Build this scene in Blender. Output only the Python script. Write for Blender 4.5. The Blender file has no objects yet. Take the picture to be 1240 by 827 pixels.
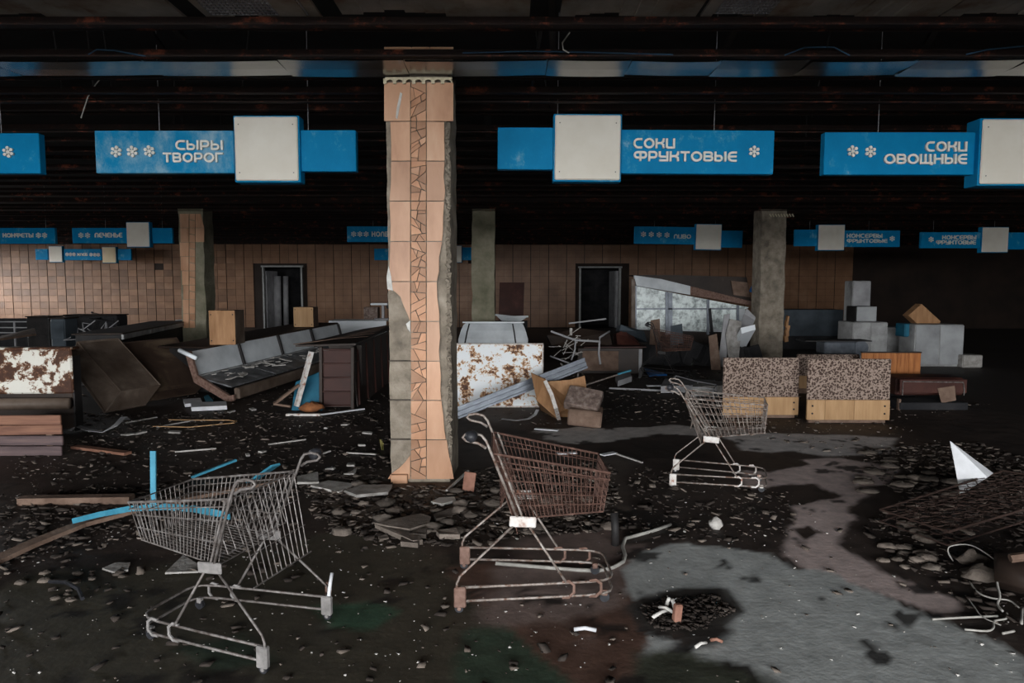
import bpy, math, random
import numpy as np
from mathutils import Vector, Matrix, Euler

random.seed(7)
rng = np.random.default_rng(7)
S = bpy.context.scene
COL = S.collection
R = math.radians

# ------------------------------------------------------------------ camera
F = 24 / 36 * 1240
CAMH = 1.8
PITCH = math.atan((413.5 - 349) / F)
cam = bpy.data.objects.new('camera', bpy.data.cameras.new('camera'))
COL.objects.link(cam)
cam.data.lens = 24; cam.data.sensor_width = 36; cam.data.clip_end = 200; cam.data.clip_start = .05
cam.location = (0, 0, CAMH)
cam.rotation_euler = (math.pi / 2 - PITCH, 0, 0)
S.camera = cam

# ------------------------------------------------------------------ world, daylight, exposure
w = bpy.data.worlds.new('overcast'); S.world = w; w.use_nodes = True
w.node_tree.nodes['Background'].inputs[0].default_value = (.95, .98, 1.0, 1)   # even overcast sky
w.node_tree.nodes['Background'].inputs[1].default_value = 25.5

def portal(name, loc, rot, sx, sy):
    """light portal in a window opening: gives off nothing itself, only guides the sky's light"""
    d = bpy.data.lights.new(name, 'AREA'); d.shape = 'RECTANGLE'; d.size = sx; d.size_y = sy
    d.cycles.is_portal = True
    o = bpy.data.objects.new(name, d); COL.objects.link(o); o.location = loc; o.rotation_euler = rot
    return o
portal('shopfront_portal', (-1.5, -11.15, 2.1), (math.pi / 2, 0, 0), 21, 3.2)
portal('side_window_portal', (-26.1, 24.6, 2.3), (math.pi / 2, 0, -math.pi / 2), 9.6, 2.4)
S.view_settings.view_transform = 'Standard'; S.view_settings.look = 'None'
S.view_settings.gamma = 1; S.view_settings.use_curve_mapping = False
S.view_settings.exposure = 0.0
S.cycles.use_denoising = True
S.cycles.max_bounces = 6; S.cycles.diffuse_bounces = 3; S.cycles.sample_clamp_indirect = 4

# ------------------------------------------------------------------ survey: picture point -> point of the place
_cp, _sp = math.cos(PITCH), math.sin(PITCH)
def ray(px, py):
    dx, dy = (px - 620) / F, (413.5 - py) / F
    return Vector((dx, _cp + dy * _sp, -_sp + dy * _cp))
def G(px, py, z=0.0):
    d = ray(px, py); t = (z - CAMH) / d.z
    return Vector((d.x * t, d.y * t, z))
def A(px, py, y):
    d = ray(px, py); t = y / d.y
    return Vector((d.x * t, y, CAMH + d.z * t))

# ------------------------------------------------------------------ mesh builder
class MB:
    def __init__(s): s.v = []; s.f = []
    def add(s, vs, fs):
        n = len(s.v); s.v += [tuple(v) for v in vs]; s.f += [tuple(i + n for i in f) for f in fs]; return s
    def box(s, c, d, rot=None, b=0.0):
        c = Vector(c); hx, hy, hz = d[0] / 2, d[1] / 2, d[2] / 2
        m = Euler(rot).to_matrix() if rot is not None and not isinstance(rot, Matrix) else rot
        if b <= 0:
            vs = [Vector((x * hx, y * hy, z * hz)) for z in (-1, 1) for y in (-1, 1) for x in (-1, 1)]
            fs = [(0, 2, 3, 1), (4, 5, 7, 6), (0, 1, 5, 4), (2, 6, 7, 3), (0, 4, 6, 2), (1, 3, 7, 5)]
        else:
            b = min(b, hx * .9, hy * .9, hz * .9)
            vs = []; idx = {}
            for sx in (-1, 1):
                for sy in (-1, 1):
                    for sz in (-1, 1):
                        for a in range(3):
                            p = [sx * (hx - b), sy * (hy - b), sz * (hz - b)]
                            p[a] += (sx, sy, sz)[a] * b
                            idx[(sx, sy, sz, a)] = len(vs); vs.append(Vector(p))
            fs = []
            for a in range(3):
                o = [i for i in range(3) if i != a]
                for sg in (-1, 1):
                    q = []
                    for (u, w_) in ((-1, -1), (1, -1), (1, 1), (-1, 1)):
                        k = [0, 0, 0]; k[a] = sg; k[o[0]] = u; k[o[1]] = w_
                        q.append(idx[(k[0], k[1], k[2], a)])
                    fs.append(q)
            for a in range(3):
                o = [i for i in range(3) if i != a]
                for u in (-1, 1):
                    for w_ in (-1, 1):
                        k0 = [0, 0, 0]; k0[a] = -1; k0[o[0]] = u; k0[o[1]] = w_
                        k1 = list(k0); k1[a] = 1
                        fs.append((idx[(*k0, o[0])], idx[(*k1, o[0])], idx[(*k1, o[1])], idx[(*k0, o[1])]))
            for sx in (-1, 1):
                for sy in (-1, 1):
                    for sz in (-1, 1):
                        fs.append(tuple(idx[(sx, sy, sz, a)] for a in range(3)))
        if m is not None: vs = [m @ v for v in vs]
        return s.add([v + c for v in vs], fs)
    def bar(s, p0, p1, w, h, up=(0, 0, 1), b=0.0):
        p0, p1 = Vector(p0), Vector(p1); d = p1 - p0; L = d.length; d.normalize()
        up = Vector(up)
        x = d.cross(up)
        if x.length < 1e-4: x = d.cross(Vector((1, 0, 0)))
        x.normalize(); z = x.cross(d)
        m = Matrix((x, d, z)).transposed()
        return s.box((p0 + p1) / 2, (w, L, h), m, b)
    def tube(s, pts, r, n=6, closed=False):
        pts = [Vector(p) for p in pts]; N = len(pts); rings = []
        prev = None
        for i, p in enumerate(pts):
            if closed: t = pts[(i + 1) % N] - pts[i - 1]
            else: t = pts[min(i + 1, N - 1)] - pts[max(i - 1, 0)]
            if t.length < 1e-9: t = Vector((0, 0, 1))
            t.normalize()
            if prev is None:
                u = t.cross(Vector((0, 0, 1)))
                if u.length < .1: u = t.cross(Vector((1, 0, 0)))
            else: u = prev - t * prev.dot(t)
            if u.length < 1e-6: u = t.cross(Vector((.3, .5, .8)))
            u.normalize(); prev = u; vv = t.cross(u)
            rr = r[i] if isinstance(r, (list, tuple)) else r
            rings.append([p + (u * math.cos(2 * math.pi * k / n) + vv * math.sin(2 * math.pi * k / n)) * rr for k in range(n)])
        vs = [v for q in rings for v in q]; fs = []
        for i in range(N if closed else N - 1):
            j = (i + 1) % N
            for k in range(n):
                k2 = (k + 1) % n
                fs.append((i * n + k, i * n + k2, j * n + k2, j * n + k))
        if not closed: fs += [tuple(range(n - 1, -1, -1)), tuple((N - 1) * n + k for k in range(n))]
        return s.add(vs, fs)
    def prism(s, poly, ext):
        poly = [Vector(p) for p in poly]; e = Vector(ext); n = len(poly)
        vs = poly + [p + e for p in poly]
        fs = [tuple(range(n - 1, -1, -1)), tuple(range(n, 2 * n))] + [(i, (i + 1) % n, n + (i + 1) % n, n + i) for i in range(n)]
        return s.add(vs, fs)
    def disc(s, c, r, axis, th, n=12):
        c = Vector(c); a = Vector(axis).normalized(); u = a.cross(Vector((.3, .2, .9))).normalized(); v = a.cross(u)
        return s.prism([c - a * th / 2 + (u * math.cos(2 * math.pi * k / n) + v * math.sin(2 * math.pi * k / n)) * r for k in range(n)], a * th)
    def strip(s, pts, w, th, side=(0, 0, 1)):
        """a ribbon of width w along pts"""
        pts = [Vector(p) for p in pts]; sd = Vector(side); n = len(pts); vs = []
        for i, p in enumerate(pts):
            t = (pts[min(i + 1, n - 1)] - pts[max(i - 1, 0)]).normalized()
            x = t.cross(sd).normalized(); q = x.cross(t)
            for a, b_ in ((-1, -1), (1, -1), (1, 1), (-1, 1)): vs.append(p + x * a * w / 2 + q * b_ * th / 2)
        fs = [(3, 2, 1, 0), tuple((n - 1) * 4 + k for k in range(4))]
        for i in range(n - 1):
            for k in range(4): fs.append((i * 4 + k, i * 4 + (k + 1) % 4, i * 4 + 4 + (k + 1) % 4, i * 4 + 4 + k))
        return s.add(vs, fs)
    def mesh(s, name, mat, origin=None, smooth=False):
        me = bpy.data.meshes.new(name)
        vs = s.v
        if origin is not None: vs = [(v[0] - origin[0], v[1] - origin[1], v[2] - origin[2]) for v in vs]
        me.from_pydata(vs, [], s.f); me.validate(); me.update()
        import bmesh
        bm = bmesh.new(); bm.from_mesh(me); bmesh.ops.recalc_face_normals(bm, faces=bm.faces); bm.to_mesh(me); bm.free()
        if smooth:
            for p in me.polygons: p.use_smooth = True
        if mat: me.materials.append(mat)
        return me
    def build(s, name, mat, parent=None, origin=None, smooth=False):
        o = bpy.data.objects.new(name, s.mesh(name, mat, origin, smooth)); COL.objects.link(o)
        if parent: o.parent = parent
        return o

def inst(name, me, parent=None, loc=(0, 0, 0), rot=(0, 0, 0), scale=(1, 1, 1)):
    o = bpy.data.objects.new(name, me); COL.objects.link(o)
    o.location = loc; o.rotation_euler = rot; o.scale = scale
    if parent: o.parent = parent
    return o
def tag(o, label=None, cat=None, group=None, kind=None):
    if label: o['label'] = label
    if cat: o['category'] = cat
    if group: o['group'] = group
    if kind: o['kind'] = kind
    return o
def thing(name, label, cat, loc=(0, 0, 0), rot=0, group=None, scale=1):
    o = bpy.data.objects.new(name, None); COL.objects.link(o); o.empty_display_size = .1
    o.location = loc; o.rotation_euler = rot if isinstance(rot, (tuple, list, Euler)) else (0, 0, rot)
    o.scale = (scale,) * 3
    return tag(o, label, cat, group)
def single(mb, name, mat, label, cat, loc, group=None, smooth=False):
    """one-mesh thing built in world coordinates with its origin at loc"""
    o = mb.build(name, mat, None, loc, smooth); o.location = loc
    return tag(o, label, cat, group)
def copy_tree(o, parent=None):
    c = o.copy(); COL.objects.link(c); c.parent = parent
    for ch in o.children: copy_tree(ch, c)
    return c

# ------------------------------------------------------------------ materials
MATS = {}
def mat(name, ramp, scale=4.0, rough=.75, metal=0.0, stretch=(1, 1, 1), detail=6, nrough=.6, bump=0.0, bscale=30, rand=0.0, dist=0.0, coord='Object', spec=.3, trans=0.0):
    m = bpy.data.materials.new(name); m.use_nodes = True; nt = m.node_tree; N = nt.nodes; L = nt.links
    b = N['Principled BSDF']; b.inputs['Roughness'].default_value = rough; b.inputs['Metallic'].default_value = metal
    b.inputs['Specular IOR Level'].default_value = spec
    tc = N.new('ShaderNodeTexCoord'); mp = N.new('ShaderNodeMapping'); L.new(tc.outputs[coord], mp.inputs[0])
    mp.inputs['Scale'].default_value = stretch
    oi = N.new('ShaderNodeObjectInfo')
    vm = N.new('ShaderNodeVectorMath'); vm.operation = 'ADD'; L.new(mp.outputs[0], vm.inputs[0])
    cb = N.new('ShaderNodeCombineXYZ'); ml = N.new('ShaderNodeMath'); ml.operation = 'MULTIPLY'; ml.inputs[1].default_value = 37
    L.new(oi.outputs['Random'], ml.inputs[0])
    for i in range(3): L.new(ml.outputs[0], cb.inputs[i])
    L.new(cb.outputs[0], vm.inputs[1])
    nz = N.new('ShaderNodeTexNoise'); L.new(vm.outputs[0], nz.inputs['Vector'])
    nz.inputs['Scale'].default_value = scale; nz.inputs['Detail'].default_value = detail; nz.inputs['Roughness'].default_value = nrough
    nz.inputs['Distortion'].default_value = dist
    cr = N.new('ShaderNodeValToRGB'); L.new(nz.outputs[0], cr.inputs[0])
    el = cr.color_ramp.elements
    while len(el) < len(ramp): el.new(.5)
    for e, (p, c) in zip(el, ramp): e.position = p; e.color = (*c, 1)
    out = cr.outputs[0]
    if rand:
        hs = N.new('ShaderNodeHueSaturation'); mr = N.new('ShaderNodeMapRange'); L.new(oi.outputs['Random'], mr.inputs[0])
        mr.inputs[3].default_value = 1 - rand; mr.inputs[4].default_value = 1 + rand
        L.new(mr.outputs[0], hs.inputs['Value']); L.new(out, hs.inputs['Color']); out = hs.outputs[0]
    L.new(out, b.inputs['Base Color'])
    if bump:
        n2 = N.new('ShaderNodeTexNoise'); n2.inputs['Scale'].default_value = bscale; n2.inputs['Detail'].default_value = 5
        L.new(vm.outputs[0], n2.inputs['Vector'])
        bp = N.new('ShaderNodeBump'); bp.inputs['Strength'].default_value = bump; bp.inputs['Distance'].default_value = .02
        L.new(n2.outputs[0], bp.inputs['Height']); L.new(bp.outputs[0], b.inputs['Normal'])
    MATS[name] = m
    return m

RUST, DRUST = (.16, .055, .022), (.035, .014, .009)
mat('concrete', [(.3, (.12, .10, .078)), (.5, (.24, .20, .155)), (.75, (.36, .31, .25))], 5, .9, bump=.7, bscale=22)
mat('concrete_mossy', [(.3, (.13, .125, .08)), (.55, (.22, .20, .14)), (.75, (.30, .27, .2))], 3, .9, bump=.8, bscale=14)
mat('rubble', [(.3, (.07, .055, .044)), (.6, (.16, .13, .108)), (.8, (.28, .24, .205))], 4, .9, bump=.5, bscale=40, rand=.45)
mat('slab_grey', [(.3, (.22, .20, .18)), (.6, (.42, .395, .37)), (.8, (.55, .52, .49))], 9, .85, bump=.4, rand=.25)
mat('chips_dark', [(.3, (.022, .016, .013)), (.6, (.045, .034, .028)), (.8, (.09, .07, .06))], 7, .9)
mat('chips_mid', [(.3, (.08, .062, .05)), (.6, (.18, .145, .12)), (.8, (.36, .31, .265))], 7, .9)
mat('chips_light', [(.3, (.42, .40, .37)), (.7, (.62, .59, .55))], 7, .85)
mat('tile_peach', [(.25, (.34, .155, .08)), (.45, (.475, .25, .14)), (.6, (.53, .29, .17)), (.8, (.60, .37, .235))], 3.0, .42, stretch=(1.6, 1, .5), rand=.12, bump=.06, bscale=9, spec=.4)
mat('paving_peach', [(.25, (.30, .135, .068)), (.5, (.44, .225, .125)), (.8, (.56, .33, .21))], 3.0, .5, rand=.3)
mat('grout', [(.3, (.05, .04, .032)), (.7, (.12, .10, .082))], 20, .95)
mat('plaster_white', [(.3, (.45, .43, .40)), (.7, (.66, .64, .6))], 20, .9)
mat('tile_wall', [(.25, (.13, .062, .031)), (.55, (.19, .096, .050)), (.8, (.25, .14, .082))], 1.3, .5, rand=.26, spec=.35)
mat('brick_old', [(.3, (.16, .07, .045)), (.7, (.32, .16, .115))], 12, .8)
mat('spring_rust', [(.3, (.022, .012, .009)), (.7, (.06, .034, .026))], 25, .8)
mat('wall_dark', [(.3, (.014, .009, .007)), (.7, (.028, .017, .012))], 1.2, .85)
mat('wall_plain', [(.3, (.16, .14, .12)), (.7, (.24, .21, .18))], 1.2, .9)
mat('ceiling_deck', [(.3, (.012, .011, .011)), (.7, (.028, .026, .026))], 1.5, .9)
mat('ceiling_panel', [(.3, (.16, .06, .03)), (.45, (.34, .29, .235)), (.7, (.52, .47, .42))], 2.2, .85)
mat('rail_rust', [(.3, (.008, .005, .004)), (.56, (.018, .008, .006)), (.66, (.22, .06, .03)), (.8, (.06, .022, .014))], 3.5, .8, stretch=(1, 1, 1), nrough=.75)
mat('steel_dark', [(.3, (.012, .011, .011)), (.7, (.03, .026, .025))], 6, .65)
mat('mirror_strip', [(.3, (.15, .145, .14)), (.7, (.24, .23, .225))], 2, .22, metal=.75)
mat('sign_blue', [(.3, (.0, .185, .40)), (.55, (.001, .22, .46)), (.60, (.03, .27, .48)), (.70, (.26, .43, .55))], 3.2, .6, spec=.12, nrough=.75, detail=10, stretch=(1, 1, .8))
mat('sign_blue_worn', [(.3, (.0, .185, .40)), (.45, (.004, .23, .46)), (.52, (.07, .29, .48)), (.68, (.32, .47, .56))], 3.2, .6, spec=.12, nrough=.75, detail=10, stretch=(1, 1, .6))
mat('sign_white', [(.3, (.72, .66, .56)), (.7, (.82, .77, .68))], 2.5, .5)
mat('sign_cream', [(.3, (.64, .50, .30)), (.7, (.72, .60, .40))], 2.5, .5)
mat('letter_cream', [(.3, (.78, .74, .66)), (.7, (.86, .83, .76))], 20, .5)
mat('wire_grey', [(.3, (.06, .045, .038)), (.5, (.16, .14, .13)), (.75, (.30, .28, .27))], 25, .55, metal=.35)
mat('wire_rust', [(.3, (.04, .02, .015)), (.55, (.09, .045, .033)), (.75, (.20, .115, .09))], 25, .8)
mat('wire_worn', [(.35, (.11, .055, .036)), (.5, (.24, .20, .175)), (.75, (.42, .38, .35))], 30, .5, metal=.3)
mat('plate_white', [(.35, (.30, .13, .08)), (.45, (.55, .50, .46)), (.75, (.72, .70, .68))], 18, .6)
mat('block_rust', [(.3, (.10, .05, .035)), (.7, (.24, .15, .12))], 25, .8)
mat('block_grey', [(.3, (.14, .13, .125)), (.7, (.27, .25, .24))], 25, .7)
mat('plastic_black', [(.3, (.012, .012, .014)), (.7, (.035, .035, .04))], 20, .45)
mat('rusty_white', [(.0, (.84, .85, .86)), (.505, (.82, .83, .84)), (.525, (.66, .44, .24)), (.545, (.40, .19, .08)), (.575, (.11, .042, .02)), (.68, (.04, .018, .011))], 6.0, .6, nrough=.74, detail=9, dist=.15)
mat('chipped_white', [(.0, (.72, .71, .66)), (.475, (.66, .63, .56)), (.49, (.20, .09, .04)), (.53, (.065, .026, .014)), (.7, (.035, .015, .01))], 3.6, .65, nrough=.75, detail=9, dist=.2)
mat('brown_metal', [(.3, (.075, .05, .036)), (.55, (.15, .11, .085)), (.75, (.28, .22, .18))], 2.6, .55, stretch=(1, 1, 1), bump=.15, bscale=6)
mat('hood_dark', [(.3, (.022, .013, .010)), (.55, (.055, .035, .025)), (.7, (.14, .10, .065)), (.8, (.25, .20, .15))], 1.6, .45, stretch=(1, 1, .6), dist=.6)  # pale end of the ramp paints shiny streaks into the sheet's colour
mat('brown_metal_dark', [(.3, (.016, .010, .008)), (.6, (.035, .022, .016)), (.8, (.08, .055, .04))], 2.2, .55)
mat('wood_red', [(.3, (.10, .045, .032)), (.5, (.20, .095, .062)), (.7, (.26, .13, .08))], 5, .7, stretch=(.35, 3, 5))
mat('asphalt', [(.3, (.045, .045, .044)), (.7, (.08, .078, .075))], 3, .9)
mat('wood_purple', [(.3, (.06, .04, .042)), (.5, (.11, .075, .075)), (.7, (.16, .105, .095))], 5, .7, stretch=(.35, 3, 5))
mat('wood_orange', [(.3, (.20, .065, .02)), (.5, (.36, .13, .04)), (.75, (.46, .19, .065))], 5, .5, stretch=(5, 3, .4))
mat('plywood', [(.3, (.27, .135, .06)), (.6, (.40, .215, .105)), (.8, (.48, .285, .15))], 4, .7, stretch=(3, 3, .5))
mat('wood_pale', [(.3, (.33, .185, .085)), (.6, (.45, .27, .135)), (.8, (.52, .34, .19))], 4, .65, stretch=(3, 3, .4))
mat('board_old', [(.3, (.10, .06, .042)), (.6, (.19, .125, .092)), (.8, (.27, .195, .15))], 5, .85, stretch=(1, 1, 1), bump=.3)
mat('lam_darkred', [(.3, (.025, .008, .006)), (.6, (.055, .018, .013)), (.8, (.10, .036, .025))], 2, .6)
mat('enamel', [(.3, (.46, .48, .50)), (.6, (.64, .66, .68)), (.8, (.74, .76, .78))], 2.2, .45, bump=.04)
mat('enamel_grey', [(.3, (.22, .22, .225)), (.6, (.36, .365, .37)), (.8, (.45, .455, .46))], 1.6, .55)
mat('enamel_dirty', [(.3, (.16, .155, .15)), (.55, (.34, .335, .33)), (.75, (.46, .46, .455))], 2.6, .5)
mat('enamel_bright', [(.3, (.74, .77, .80)), (.7, (.86, .88, .90))], 2, .45)
mat('tray_grey', [(.3, (.06, .06, .062)), (.55, (.15, .15, .155)), (.75, (.36, .36, .37))], 6, .4, metal=.3, bump=.3, bscale=9)
mat('galv', [(.3, (.10, .11, .13)), (.6, (.17, .185, .21)), (.8, (.27, .285, .31))], 6, .4, metal=.5)
mat('blue_paint', [(.3, (.03, .17, .25)), (.6, (.06, .27, .38)), (.8, (.16, .36, .45))], 9, .5)
mat('blue_board', [(.3, (.008, .075, .13)), (.7, (.02, .14, .21))], 4, .6)
mat('blue_bright', [(.3, (.01, .09, .30)), (.7, (.02, .14, .42))], 4, .5)
mat('rag_orange', [(.3, (.16, .06, .025)), (.7, (.42, .16, .06))], 6, .9, bump=.5)
mat('terrazzo', [(.3, (.085, .06, .05)), (.5, (.17, .12, .10)), (.68, (.30, .24, .21))], 14, .85, bump=.4)
mat('cable_white', [(.3, (.26, .245, .22)), (.7, (.42, .40, .365))], 14, .6)
mat('cable_blue', [(.3, (.02, .05, .09)), (.7, (.04, .10, .17))], 14, .6)
mat('paper', [(.3, (.5, .5, .51)), (.7, (.7, .7, .72))], 6, .8)
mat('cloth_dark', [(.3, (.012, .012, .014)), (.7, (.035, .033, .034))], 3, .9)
mat('cloth_blue_grey', [(.3, (.035, .045, .055)), (.7, (.075, .09, .105))], 2, .7)
mat('brass', [(.3, (.42, .36, .24)), (.7, (.62, .55, .40))], 25, .5, metal=.3)
mat('fiber_grey', [(.3, (.24, .235, .24)), (.7, (.40, .39, .40))], 3, .75)
mat('leaf_green', [(.3, (.16, .13, .03)), (.7, (.28, .24, .06))], 6, .6)
mat('door_frame', [(.3, (.22, .22, .21)), (.7, (.34, .34, .33))], 6, .6)

def floral():
    m = bpy.data.materials.new('floral_fabric'); m.use_nodes = True; N = m.node_tree.nodes; L = m.node_tree.links
    b = N['Principled BSDF']; b.inputs['Roughness'].default_value = .9; b.inputs['Specular IOR Level'].default_value = .1
    tc = N.new('ShaderNodeTexCoord'); nz = N.new('ShaderNodeTexNoise'); nz.inputs['Scale'].default_value = 30
    L.new(tc.outputs['Object'], nz.inputs['Vector'])
    mx = N.new('ShaderNodeVectorMath'); mx.operation = 'MULTIPLY_ADD'
    L.new(nz.outputs['Color'], mx.inputs[0]); mx.inputs[1].default_value = (.055, .055, .055); L.new(tc.outputs['Object'], mx.inputs[2])
    v1 = N.new('ShaderNodeTexVoronoi'); v1.inputs['Scale'].default_value = 30; v1.inputs['Randomness'].default_value = .75; L.new(mx.outputs[0], v1.inputs['Vector'])
    v2 = N.new('ShaderNodeTexVoronoi'); v2.inputs['Scale'].default_value = 50; v2.inputs['Randomness'].default_value = .9; L.new(mx.outputs[0], v2.inputs['Vector'])
    r1 = N.new('ShaderNodeValToRGB'); L.new(v1.outputs['Distance'], r1.inputs[0])
    e = r1.color_ramp.elements; e[0].position = .40; e[0].color = (0, 0, 0, 1); e[1].position = .50; e[1].color = (1, 1, 1, 1)
    r2 = N.new('ShaderNodeValToRGB'); L.new(v2.outputs['Distance'], r2.inputs[0])
    e = r2.color_ramp.elements; e[0].position = .22; e[0].color = (0, 0, 0, 1); e[1].position = .3; e[1].color = (1, 1, 1, 1)
    mu = N.new('ShaderNodeMath'); mu.operation = 'MULTIPLY'; L.new(r1.outputs[0], mu.inputs[0]); L.new(r2.outputs[0], mu.inputs[1])
    mc = N.new('ShaderNodeMix'); mc.data_type = 'RGBA'; L.new(mu.outputs[0], mc.inputs[0])
    mc.inputs[6].default_value = (.065, .042, .034, 1); mc.inputs[7].default_value = (.30, .225, .185, 1)
    L.new(mc.outputs[2], b.inputs['Base Color'])
    MATS['floral'] = m
floral()
def dirty_glass():
    m = bpy.data.materials.new('dirty_glass'); m.use_nodes = True; N = m.node_tree.nodes; L = m.node_tree.links
    b = N['Principled BSDF']; b.inputs['Roughness'].default_value = .3
    tc = N.new('ShaderNodeTexCoord'); nz = N.new('ShaderNodeTexNoise'); nz.inputs['Scale'].default_value = 5; nz.inputs['Detail'].default_value = 9; nz.inputs['Roughness'].default_value = .7
    L.new(tc.outputs['Object'], nz.inputs['Vector'])
    r = N.new('ShaderNodeValToRGB'); L.new(nz.outputs[0], r.inputs[0])
    e = r.color_ramp.elements; e[0].position = .33; e[0].color = (.20, .24, .24, 1); e[1].position = .56; e[1].color = (.86, .93, .91, 1)
    L.new(r.outputs[0], b.inputs['Base Color'])
    r2 = N.new('ShaderNodeMapRange'); L.new(nz.outputs[0], r2.inputs[0]); r2.inputs[1].default_value = .3; r2.inputs[2].default_value = .5; r2.inputs[3].default_value = .55; r2.inputs[4].default_value = .98
    L.new(r2.outputs[0], b.inputs['Alpha'])
    MATS['dirty_glass'] = m
dirty_glass()
def floor_mat():
    m = bpy.data.materials.new('littered_floor'); m.use_nodes = True; N = m.node_tree.nodes; L = m.node_tree.links
    b = N['Principled BSDF']; b.inputs['Specular IOR Level'].default_value = .35
    at = N.new('ShaderNodeVertexColor'); at.layer_name = 'Col'
    tc = N.new('ShaderNodeTexCoord'); nz = N.new('ShaderNodeTexNoise'); nz.inputs['Scale'].default_value = 7; nz.inputs['Detail'].default_value = 10; nz.inputs['Roughness'].default_value = .68
    L.new(tc.outputs['Object'], nz.inputs['Vector'])
    mr = N.new('ShaderNodeMapRange'); L.new(nz.outputs[0], mr.inputs[0]); mr.inputs[1].default_value = .25; mr.inputs[2].default_value = .75; mr.inputs[3].default_value = .62; mr.inputs[4].default_value = 1.35
    mx = N.new('ShaderNodeMix'); mx.data_type = 'RGBA'; mx.blend_type = 'MULTIPLY'; mx.inputs[0].default_value = 1
    L.new(at.outputs[0], mx.inputs[6]); L.new(mr.outputs[0], mx.inputs[7])
    # pale grit specks
    n3 = N.new('ShaderNodeTexVoronoi'); n3.inputs['Scale'].default_value = 26; L.new(tc.outputs['Object'], n3.inputs['Vector'])
    r3 = N.new('ShaderNodeValToRGB'); L.new(n3.outputs['Distance'], r3.inputs[0])
    e = r3.color_ramp.elements; e[0].position = .05; e[0].color = (1, 1, 1, 1); e[1].position = .09; e[1].color = (0, 0, 0, 1)
    ms = N.new('ShaderNodeMath'); ms.operation = 'MULTIPLY'; L.new(r3.outputs[0], ms.inputs[0]); ms.inputs[1].default_value = .35
    m2 = N.new('ShaderNodeMix'); m2.data_type = 'RGBA'; L.new(ms.outputs[0], m2.inputs[0]); L.new(mx.outputs[2], m2.inputs[6]); m2.inputs[7].default_value = (.16, .145, .13, 1)
    L.new(m2.outputs[2], b.inputs['Base Color'])
    rr = N.new('ShaderNodeMapRange'); L.new(at.outputs['Alpha'], rr.inputs[0]); rr.inputs[3].default_value = .38; rr.inputs[4].default_value = .85
    L.new(rr.outputs[0], b.inputs['Roughness'])
    n2 = N.new('ShaderNodeTexNoise'); n2.inputs['Scale'].default_value = 28; n2.inputs['Detail'].default_value = 6; L.new(tc.outputs['Object'], n2.inputs['Vector'])
    bp = N.new('ShaderNodeBump'); bp.inputs['Strength'].default_value = .2; bp.inputs['Distance'].default_value = .012
    L.new(n2.outputs[0], bp.inputs['Height']); L.new(bp.outputs[0], b.inputs['Normal'])
    MATS['floor'] = m
floor_mat()
M = MATS

# ================================================================== THE SETTING
# ---- value noise and polygon distance for the floor's stains
def vnoise(x, y, sc, seed):
    r = np.random.default_rng(seed).random((256, 256)); u = x * sc + 100.3; v = y * sc + 71.7
    i = np.floor(u).astype(int); j = np.floor(v).astype(int); fu = u - i; fv = v - j
    fu = fu * fu * (3 - 2 * fu); fv = fv * fv * (3 - 2 * fv)
    g = lambda a, b: r[a % 256, b % 256]
    return (g(i, j) * (1 - fu) + g(i + 1, j) * fu) * (1 - fv) + (g(i, j + 1) * (1 - fu) + g(i + 1, j + 1) * fu) * fv
def fbm(x, y, sc, seed, oc=4):
    t = 0; a = .5
    for k in range(oc): t = t + a * (vnoise(x, y, sc * 2 ** k, seed + k) - .5); a *= .5
    return t
def sdist(x, y, poly):
    """signed distance to a polygon, inside positive"""
    P = np.array(poly); n = len(P); d = np.full(x.shape, 1e9); ins = np.zeros(x.shape, bool)
    for k in range(n):
        a, b = P[k], P[(k + 1) % n]; e = b - a
        t = np.clip(((x - a[0]) * e[0] + (y - a[1]) * e[1]) / (e @ e + 1e-12), 0, 1)
        d = np.minimum(d, np.hypot(x - a[0] - t * e[0], y - a[1] - t * e[1]))
        c = ((a[1] > y) != (b[1] > y)) & (x < (b[0] - a[0]) * (y - a[1]) / (b[1] - a[1] + 1e-12) + a[0])
        ins ^= c
    return np.where(ins, d, -d)
def gpoly(*pts): return [(G(a, b).x, G(a, b).y) for a, b in pts]

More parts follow.
